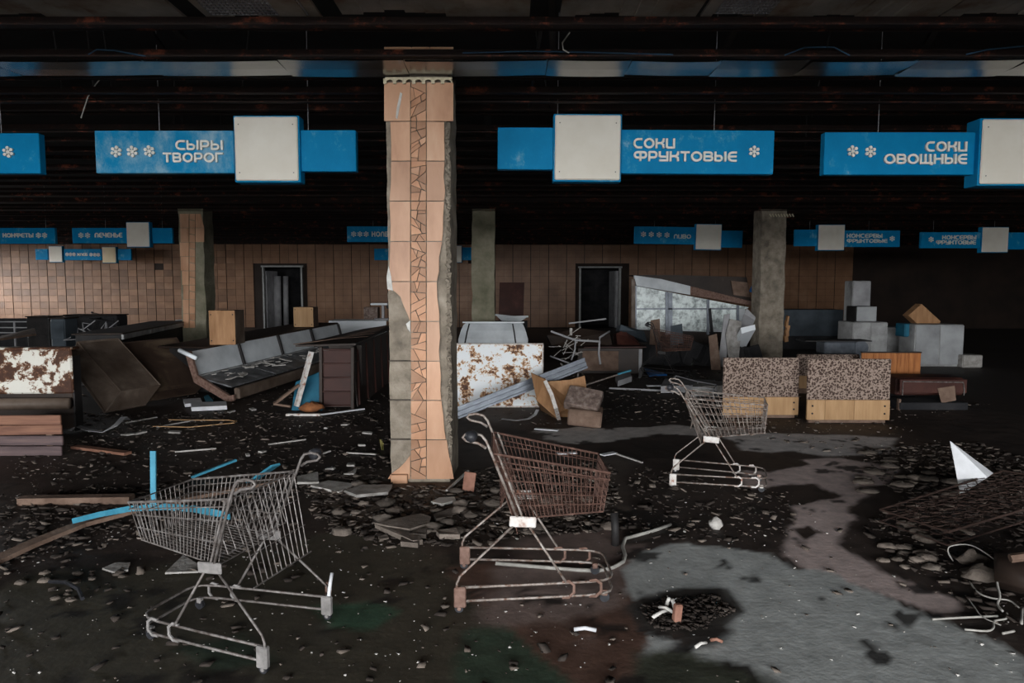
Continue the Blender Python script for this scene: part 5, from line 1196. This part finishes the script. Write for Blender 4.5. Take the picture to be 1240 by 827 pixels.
# big flat fragments, each one its own piece
def frag(label, poly, th, m, group=None, z=.008, tilt=(0, 0), name='flat_fragment', cat='fragment'): return board_patch(label, poly, th, m, z, name, cat, group, tilt)
frag('pale grey triangular plate under the front shopping cart', [(200, 697), (222, 677), (248, 690), (240, 695)], .012, 'slab_grey', tilt=(0, .1))
frag('pale flat plate left of the front shopping cart', [(124, 690), (140, 683), (158, 683), (155, 692), (140, 695)], .012, 'slab_grey')
frag('pale grey slate plate right behind the front cart, nearer the cart', [(376, 590), (398, 584), (430, 588), (410, 598)], .02, 'slab_grey', 'pale plates left of the pillar')
frag('speckled pale plate at the foot of the tiled pillar', [(417, 597), (440, 592), (475, 592), (470, 600), (432, 606)], .025, 'slab_grey', 'pale plates left of the pillar', tilt=(0, .12))
frag('grey plate behind the front cart handle', [(360, 580), (385, 576), (386, 588), (360, 588)], .02, 'slab_grey', tilt=(0, .1))
for k, (poly, lb) in enumerate((([(454, 641), (510, 630), (522, 634), (520, 640), (496, 648), (470, 645)], 'long dark slab at the front of the rubble below the pillar'),
        ([(454, 641), (462, 640), (500, 652), (512, 660), (500, 662)], 'narrow dark batten slab at the rubble front'), ([(525, 628), (545, 623), (548, 630), (528, 636)], 'squarish grey chunk in the rubble below the pillar'),
        ([(500, 648), (517, 646), (516, 653), (498, 653)], 'small rounded slab in the rubble front row'), ([(528, 648), (552, 646), (557, 653), (532, 654)], 'rounded slab nearest the rusty cart legs'),
        ([(486, 656), (510, 657), (506, 664), (485, 663)], 'small plain brick-like slab in front of the rubble'), ([(458, 652), (468, 649), (471, 653), (460, 656)], 'tiny pale shard in front of the rubble'))):
    frag(lb, poly, .035 if k != 6 else .012, 'rubble', 'slabs fallen below the pillar', tilt=(.06, .1))
frag('white broken plaster piece between the pillar and the rusty cart', [(522, 610), (532, 605), (550, 604), (552, 608), (535, 613)], .02, 'chips_light')
frag('pale sheet of paper inside the rubble left of the pillar', [(416, 575), (425, 572), (432, 568), (430, 575)], .012, 'slab_grey')
for (a, b, c, d_, lb) in ((648, 519, 676, 521, 'white strip of paper before the terrazzo block'), (729, 551, 745, 548, 'white paper scrap behind the rusty cart'), (675, 549, 698, 548, 'thin white scrap along the rusty cart rim')):
    plank(lb, a, b, c, d_, .07, .012, 'paper', .02, .02, 'paper_scrap', 'paper', 'paper scraps')
p = G(568, 596); t_ = MB().box((p.x, p.y + .03, .085), (.105, .03, .17), (R(-14), R(7), 0), .004); single(t_, 'loose_tile', M['brick_old'], 'loose reddish tile standing in the rubble right of the pillar', 'tile', (p.x, p.y, 0))
plank('thin pale batten leaning in the rubble right of the pillar', 541, 594, 567, 570, .02, .015, 'slab_grey', .02, .06, 'batten', 'batten')
# loose rubble chunks, individually, around the pillar foot
rub = 'rubble chunks around the pillar foot'
rr = random.Random(11)
for k in range(46):
    px, py = rr.uniform(400, 740), rr.uniform(585, 648)
    if 465 < px < 552 and py < 596: continue
    s_ = rr.uniform(.04, .085); p = G(px, py)
    lump('lump of broken concrete in the rubble around the tiled pillar', 'rubble_chunk', (p.x, p.y, -.005), (s_, s_ * rr.uniform(.6, 1), s_ * rr.uniform(.5, .9)), 'rubble', 'rubble', 6, 100 + k, rub)
for k in range(22):
    px, py = rr.uniform(1040, 1175), rr.uniform(548, 600); s_ = rr.uniform(.06, .12); p = G(px, py)
    lump('flat cobble-like chunk in the rubble behind the spring frame', 'rubble_chunk', (p.x, p.y, -.005), (s_, s_ * .7, s_ * .45), 'rubble', 'rubble', 6, 200 + k, 'chunks behind the spring frame')
for k in range(16):
    px, py = rr.uniform(1065, 1130), rr.uniform(635, 690); s_ = rr.uniform(.04, .08); p = G(px, py)
    lump('crumbled chunk before the spring frame corner', 'rubble_chunk', (p.x, p.y, -.005), (s_, s_ * .8, s_ * .6), 'rubble', 'rubble', 6, 300 + k, 'chunks before the spring frame')
for k in range(18):
    px, py = rr.uniform(5, 160), rr.uniform(685, 735); 
    if px + (py - 690) * 2 > 170: continue
    s_ = rr.uniform(.02, .045); p = G(px, py)
    lump('brown crumbled lump on the floor at lower left', 'rubble_chunk', (p.x, p.y, -.005), (s_, s_ * .8, s_ * .7), 'rubble', 'rubble', 6, 400 + k, 'lumps at lower left')
p = G(867, 640); lump('single pale stone on the dark patch of floor', 'pale_stone', (p.x, p.y, -.005), (.055, .05, .09), 'slab_grey', 'stone', 7, 55)
lump('pinkish stone chunk by the white wires at right', 'pink_stone', G(1180, 685), (.10, .06, .10), 'rubble', 'stone', 8, 61)
lump('larger crumbly stone under the white wires at right', 'crumbly_stone', G(1190, 703), (.13, .08, .10), 'rubble', 'stone', 8, 62)
# debris patch in front: bones of wood and shreds
def stick(label, p0, p1, r, m, z0=.02, z1=.02, name='stick', group=None): a, b = G(*p0, z0), G(*p1, z1); return single(MB().tube([a, lerp(a, b, .5) + Vector((0, 0, .01)), b], r, 6), name, M[m], label, 'stick', ((a.x + b.x) / 2, (a.y + b.y) / 2, 0), group, True)
stick('pale stick lying flat in the small debris patch', (790, 748), (812, 738), .010, 'chips_light')
stick('pale stick standing up left in the small debris patch', (807, 735), (810, 725), .011, 'chips_light', .02, .10)
stick('pale stick standing up right in the small debris patch', (817, 738), (814, 726), .011, 'chips_light', .02, .09)
stick('short pale stick crossing the small debris patch', (798, 735), (815, 741), .010, 'chips_light', .03, .03)
p = G(820, 754); single(MB().box((p.x, p.y, .05), (.045, .04, .11), (0, .1, .3), .008), 'brick_scrap', M['brick_old'], 'reddish brick scrap in the small debris patch', 'brick', p)
stick('white stick on the brown floor below the rusty cart', (695, 762), (722, 763), .011, 'paper')
stick('pale splinter at lower right of the debris patch', (842, 784), (855, 778), .009, 'chips_light'); stick('pink splinter at lower right of the debris patch', (860, 775), (875, 777), .009, 'brick_old')
q = G(398, 742); single(MB().box((q.x, q.y, .09), (.035, .04, .18), (0, .05, .2), .008), 'rotten_stub', M['block_rust'], 'dark red rotten stub at the rear wheel of the front cart', 'stub', q); stick('white bent stick on the rotten stub by the front cart', (398, 722), (402, 694), .010, 'paper', .17, .27)
# white cable by the rusty cart, dark pipe
single(MB().tube(path([(600, 682, .03), (650, 686, .015), (700, 690, .012), (725, 691, .012), (742, 687, .012), (755, 680, .012), (757, 672, .012), (754, 662, .012), (757, 652, .012), (768, 649, .012), (790, 643, .012), (812, 635, .012)]), .013, 6), 'white_cable', M['cable_white'], 'thick pale cable curling on the floor right of the rusty cart', 'cable', G(740, 685), None, True)
single(MB().tube([G(745, 660), A(745, 640, G(745, 660).y), A(744, 621, G(745, 660).y + .03)], .028, 8), 'dark_pipe', M['steel_dark'], 'short dark upright pipe right of the rusty cart basket', 'pipe', G(745, 660), None, True)
# bed spring frame
cA, cB = G(1066, 617, .16), G(1148, 644, .20); cD, cC = G(1215, 570, .22), G(1330, 590, .25)
t = thing('spring_frame', 'rusty bed spring frame lying on rubble at right', 'bed frame', ((cA + cB + cC + cD) / 4 * 1)); t.location.z = 0; o_ = t.location.copy()
MB().tube([cA, cB, cC, cD], .009, 6, True).build('rim', M['spring_rust'], t, o_)
d = Vector((0, 0, -.09)); MB().tube([cA + d, cB + d, cC + d, cD + d], .007, 6, True).build('lower_rim', M['spring_rust'], t, o_)
mb = MB(); nu, nv = 13, 6
def bl(u, v): return lerp(lerp(cA, cD, u), lerp(cB, cC, u), v)
for i in range(1, nu):
    mb.tube([bl(i / nu + (.012 if j % 2 else -.012), j / 16) + Vector((0, 0, .008 * math.sin(j * 1.7))) for j in range(17)], .0035, 4)
for j in range(1, nv): mb.tube([bl(i / 32, j / nv + (.03 if i % 2 else -.03)) + Vector((0, 0, .008 * math.sin(i * 2.1))) for i in range(33)], .0035, 4)
mb.build('wire_mesh', M['spring_rust'], t, o_)
mb = MB()
for i in range(nu):
    for j in range(nv):
        c = bl((i + .5) / nu, (j + .5) / nv); pts = [c + Vector((math.cos(q * 1.05) * .035, math.sin(q * 1.05) * .035, -.085 * q / 14)) for q in range(15)]; mb.tube(pts, .003, 3)
tag(mb.build('coil_springs', M['spring_rust'], t, o_), kind='stuff')
# white triangular sheet
q = A(1172, 575, 5.75); single(MB().prism([A(1150.5, 534, 5.75), A(1203, 573, 5.7), A(1196, 578, 5.6), A(1163, 600, 5.6)], (.004, .012, 0)), 'white_sheet', M['paper'], 'white triangular sheet standing up behind the spring frame', 'sheet', (q.x, 5.7, 0))
# white wires at right
W = [([(1154, 679, .03), (1148, 668, .10), (1152, 661, .14), (1175, 660, .16), (1200, 674, .14), (1218, 690, .12)], .006, 'thin white wire looping up above the pink stone'),
     ([(1218, 692, .10), (1208, 696, .10), (1208, 708, .07), (1211, 722, .04), (1208, 732, .02), (1214, 740, .02)], .009, 'thicker white twisted wire standing in the right tangle'),
     ([(1174, 704, .015), (1184, 717, .015), (1200, 724, .015), (1222, 727, .015), (1234, 736, .015)], .007, 'white wire running to the right edge below the stones'),
     ([(1129, 750, .012), (1160, 748, .012), (1208, 746, .012)], .009, 'straight white cable end lying flat at right'),
     ([(1168, 762, .012), (1195, 764, .012), (1203, 760, .012), (1204, 752, .012), (1218, 749, .012), (1219, 742, .012)], .008, 'white hooked wire nearest the front at right'),
     ([(1170, 721, .015), (1180, 735, .015), (1190, 747, .015), (1212, 757, .015)], .005, 'thin grey wire crossing the white cables'),
     ([(1238, 735, .015), (1237, 755, .015)], .010, 'short white cable stub at the right edge'), ([(1214, 767, .015), (1228, 764, .015)], .010, 'short white stub in front of the right tangle')]
for ps, r_, lb in W:
    pp = path(ps); sm = []
    for i in range(len(pp) - 1):
        p0, p1, p2, p3 = pp[max(i - 1, 0)], pp[i], pp[i + 1], pp[min(i + 2, len(pp) - 1)]
        for q in range(4):
            u = q / 4; sm.append(.5 * ((2 * p1) + (p2 - p0) * u + (2 * p0 - 5 * p1 + 4 * p2 - p3) * u * u + (3 * p1 - p0 - 3 * p2 + p3) * u ** 3))
    sm.append(pp[-1]); single(MB().tube(sm, r_ * .75, 5), 'white_wire', M['cable_white'], lb, 'wire', (pp[0].x, pp[0].y, 0), 'tangle of wires at right', True)
q = G(1250, 720); t = thing('brown_sack', 'brown sagging sack at the right edge behind the wires', 'sack', (q.x + .1, q.y, 0)); 
tmp = lump('x', 'sack_body', (0, 0, 0), (.30, .22, .24), 'brown_metal_dark', 'x', 10, 77); tmp.parent = t
for k in ('label', 'category'):
    if k in tmp: del tmp[k]
MB().tube([(-.28, -.05, .24), (0, -.1, .30), (.25, -.05, .28)], .025, 6).build('rolled_hem', M['board_old'], t)
# sprout
p = G(463, 545); mb = MB()
for k in range(3): mb.strip([(p.x + .004 * k, p.y, 0), (p.x - .01 + .008 * k, p.y, .06), (p.x - .02 + .016 * k, p.y, .12 - .02 * k)], .018 - .004 * k, .003, (0, 1, 0))
single(mb, 'sprout', M['leaf_green'], 'small yellow green sprout beside the pillar', 'plant', p)
single(MB().strip(path([(608, 507, .02), (625, 509, .02), (640, 507, .02), (648, 502, .06), (651, 496, .12)]), .05, .006), 'curled_strip', M['fiber_grey'], 'curled pale strip on the floor below the rusty white panel', 'strip', G(630, 507))
# splinters and long battens on the dirt
for (a, b, c, d_, lb) in ((212, 547, 262, 543, 'thin pale batten on the dirt behind the blue slat'), (325, 538, 370, 532, 'long thin pale batten on the dirt in the middle left'), (420, 548, 455, 550, 'thin grey batten left of the pillar'), (382, 552, 400, 546, 'short grey batten behind the front cart handle'),
        (190, 517, 240, 508, 'thin pale rod on the dirt near the looped strap'), (152, 512, 190, 505, 'thin batten right of the curling grey strip'), (745, 549, 778, 560, 'thin pale twig right of the rusty cart')):
    plank(lb, a, b, c, d_, .022, .015, 'slab_grey', .015, .015, 'batten', 'batten', 'thin battens on the dirt')
for k, (px, py, ss) in enumerate(((445, 526, .12), (318, 549, .09), (155, 528, .16), (170, 526, .14), (300, 553, .07), (212, 525, .14), (395, 520, .07), (418, 516, .1), (280, 500, .1), (306, 497, .12), (438, 541, .08), (425, 565, .13), (400, 570, .09))):
    p = G(px, py); single(MB().box((p.x, p.y, .02), (ss, ss * .6, .02), (.05, .1, k * 1.3), .004), 'plaster_piece', M['slab_grey'], 'pale flat plaster piece on the dirt left of the pillar', 'plaster', (p.x, p.y, 0), 'plaster pieces left of the pillar')

# ---- small chips nobody could count
def scatter(name, label, regions, m, smin, smax, flat, seed):
    r = np.random.default_rng(seed); P = []; SZ = []
    for poly, n in regions:
        poly = gpoly(*poly); a = np.array(poly); lo_, hi_ = a.min(0), a.max(0); got = 0
        while got < n:
            q = r.random((n * 3, 2)) * (hi_ - lo_) + lo_
            d_ = sdist(q[:, 0], q[:, 1], poly) + .25 * fbm(q[:, 0], q[:, 1], 2.0, seed)
            q = q[d_ > 0][: n - got]; P.append(q); got += len(q)
            if len(q) == 0: break
    P = np.vstack(P); P = P[~((P[:, 0] > -1.22) & (P[:, 0] < -.48) & (P[:, 1] > 6.12) & (P[:, 1] < 6.9))]; n = len(P)
    s = smin * (smax / smin) ** (r.random(n) ** 2.2)
    base = np.array([(-1, -1, -.5), (1, -1, -.5), (1, 1, -.5), (-1, 1, -.5), (-1, -1, .5), (1, -1, .5), (1, 1, .5), (-1, 1, .5)], float)
    V = base[None] * (1 + r.uniform(-.45, .35, (n, 8, 3))) * s[:, None, None] * .5
    V[:, :, 0] *= r.uniform(.7, 1.7, (n, 1)); V[:, :, 2] *= flat
    an = r.random(n) * 6.28; tl = r.normal(0, .25, n)
    x, y, z = V[..., 0], V[..., 1], V[..., 2]
    z2 = z * np.cos(tl)[:, None] + x * np.sin(tl)[:, None]; x2 = x * np.cos(tl)[:, None] - z * np.sin(tl)[:, None]
    X = x2 * np.cos(an)[:, None] - y * np.sin(an)[:, None] + P[:, :1]; Yy = x2 * np.sin(an)[:, None] + y * np.cos(an)[:, None] + P[:, 1:]
    Zz = z2 + (s * flat * .25)[:, None] + .004
    VV = np.stack([X, Yy, Zz], -1).reshape(-1, 3)
    fb = np.array([(0, 3, 2, 1), (4, 5, 6, 7), (0, 1, 5, 4), (1, 2, 6, 5), (2, 3, 7, 6), (3, 0, 4, 7)])
    FF = (fb[None] + (np.arange(n) * 8)[:, None, None]).reshape(-1, 4)
    me = bpy.data.meshes.new(name); me.vertices.add(len(VV)); me.vertices.foreach_set('co', VV.astype(np.float32).ravel())
    me.loops.add(FF.size); me.loops.foreach_set('vertex_index', FF.astype(np.int32).ravel()); me.polygons.add(len(FF))
    me.polygons.foreach_set('loop_start', np.arange(0, FF.size, 4, dtype=np.int32)); me.update(calc_edges=True); me.validate()
    me.materials.append(M[m]); o = bpy.data.objects.new(name, me); COL.objects.link(o)
    return tag(o, label, 'debris', None, 'stuff')
R_col = [(350, 572), (470, 575), (740, 560), (760, 640), (640, 650), (560, 662), (450, 655), (380, 625)]
R_left = [(0, 600), (160, 595), (340, 575), (380, 600), (330, 625), (160, 660), (0, 690)]
R_mid = [(75, 500), (470, 495), (470, 570), (330, 590), (60, 600), (0, 570)]
R_back = [(-100, 470), (470, 470), (720, 445), (900, 450), (1200, 490), (1080, 515), (880, 512), (640, 515), (470, 500)]
R_right = [(1030, 545), (1180, 535), (1260, 560), (1260, 770), (1180, 740), (1090, 690), (1050, 640), (1090, 600)]
R_fl = [(0, 640), (400, 620), (560, 690), (680, 760), (760, 826), (700, 880), (-60, 880)]
R_gr = [(560, 640), (960, 600), (1240, 760), (1260, 860), (720, 860)]
R_patch = [(768, 735), (800, 722), (870, 720), (890, 740), (860, 762), (800, 765)]
R_floral = [(860, 508), (1090, 512), (1200, 560), (1100, 575), (930, 540)]
R_dark = [(760, 560), (960, 600), (960, 650), (900, 660), (760, 650)]
scatter('dark_rubble', 'dark fine rubble strewn over the whole shop floor', [(R_col, 3600), (R_left, 1100), (R_mid, 1700), (R_back, 2600), (R_right, 1900), (R_fl, 260), (R_dark, 300)], 'chips_dark', .007, .060, .5, 1)
scatter('grey_rubble', 'grey brown chips mixed through the rubble', [(R_col, 1700), (R_left, 300), (R_mid, 520), (R_back, 800), (R_right, 420), (R_fl, 90), (R_floral, 200), (R_gr, 90), (R_dark, 160)], 'chips_mid', .008, .065, .4, 2)
scatter('patch_rubble', 'small heap of dark shreds on the grey floor in front', [(R_patch, 900)], 'chips_dark', .006, .03, .7, 9)
scatter('pale_grit', 'pale plaster grit sprinkled over the floor', [(R_col, 260), (R_left, 90), (R_mid, 300), (R_back, 420), (R_right, 90), (R_fl, 300), (R_patch, 30), (R_floral, 110), (R_gr, 160), (R_dark, 80)], 'chips_light', .004, .017, .4, 3)

# ---- cables hanging in the ceiling
for ps, y_, lb in (([(107, 66), (117, 60), (138, 61), (176, 68)], 5.75, 'thin teal cable sagging between ceiling rails at left'), ([(560, 64), (640, 62), (700, 63), (815, 66)], 5.75, 'thin blue cable along the ceiling rail right of the pillar'),
        ([(950, 67), (975, 57), (1010, 57), (1029, 67)], 5.72, 'blue cable hump under the ceiling at right'), ([(1170, 66), (1195, 60), (1225, 57), (1250, 55)], 5.72, 'blue cable at the right end of the ceiling'), ([(690, 39), (681, 52), (682, 60), (689, 64)], 5.6, 'short pale cable loop under the ceiling right of the pillar'),
        ([(98, 143), (106, 118), (116, 102), (121, 96)], 7.0, 'loose pale wire dangling above the left sign')):
    pp = [A(a, b, y_) for a, b in ps]; single(MB().tube(pp, .006, 4), 'ceiling_cable', M['cable_white' if 'pale' in lb else 'cable_blue'], lb, 'cable', pp[0], 'cables dangling under the ceiling')
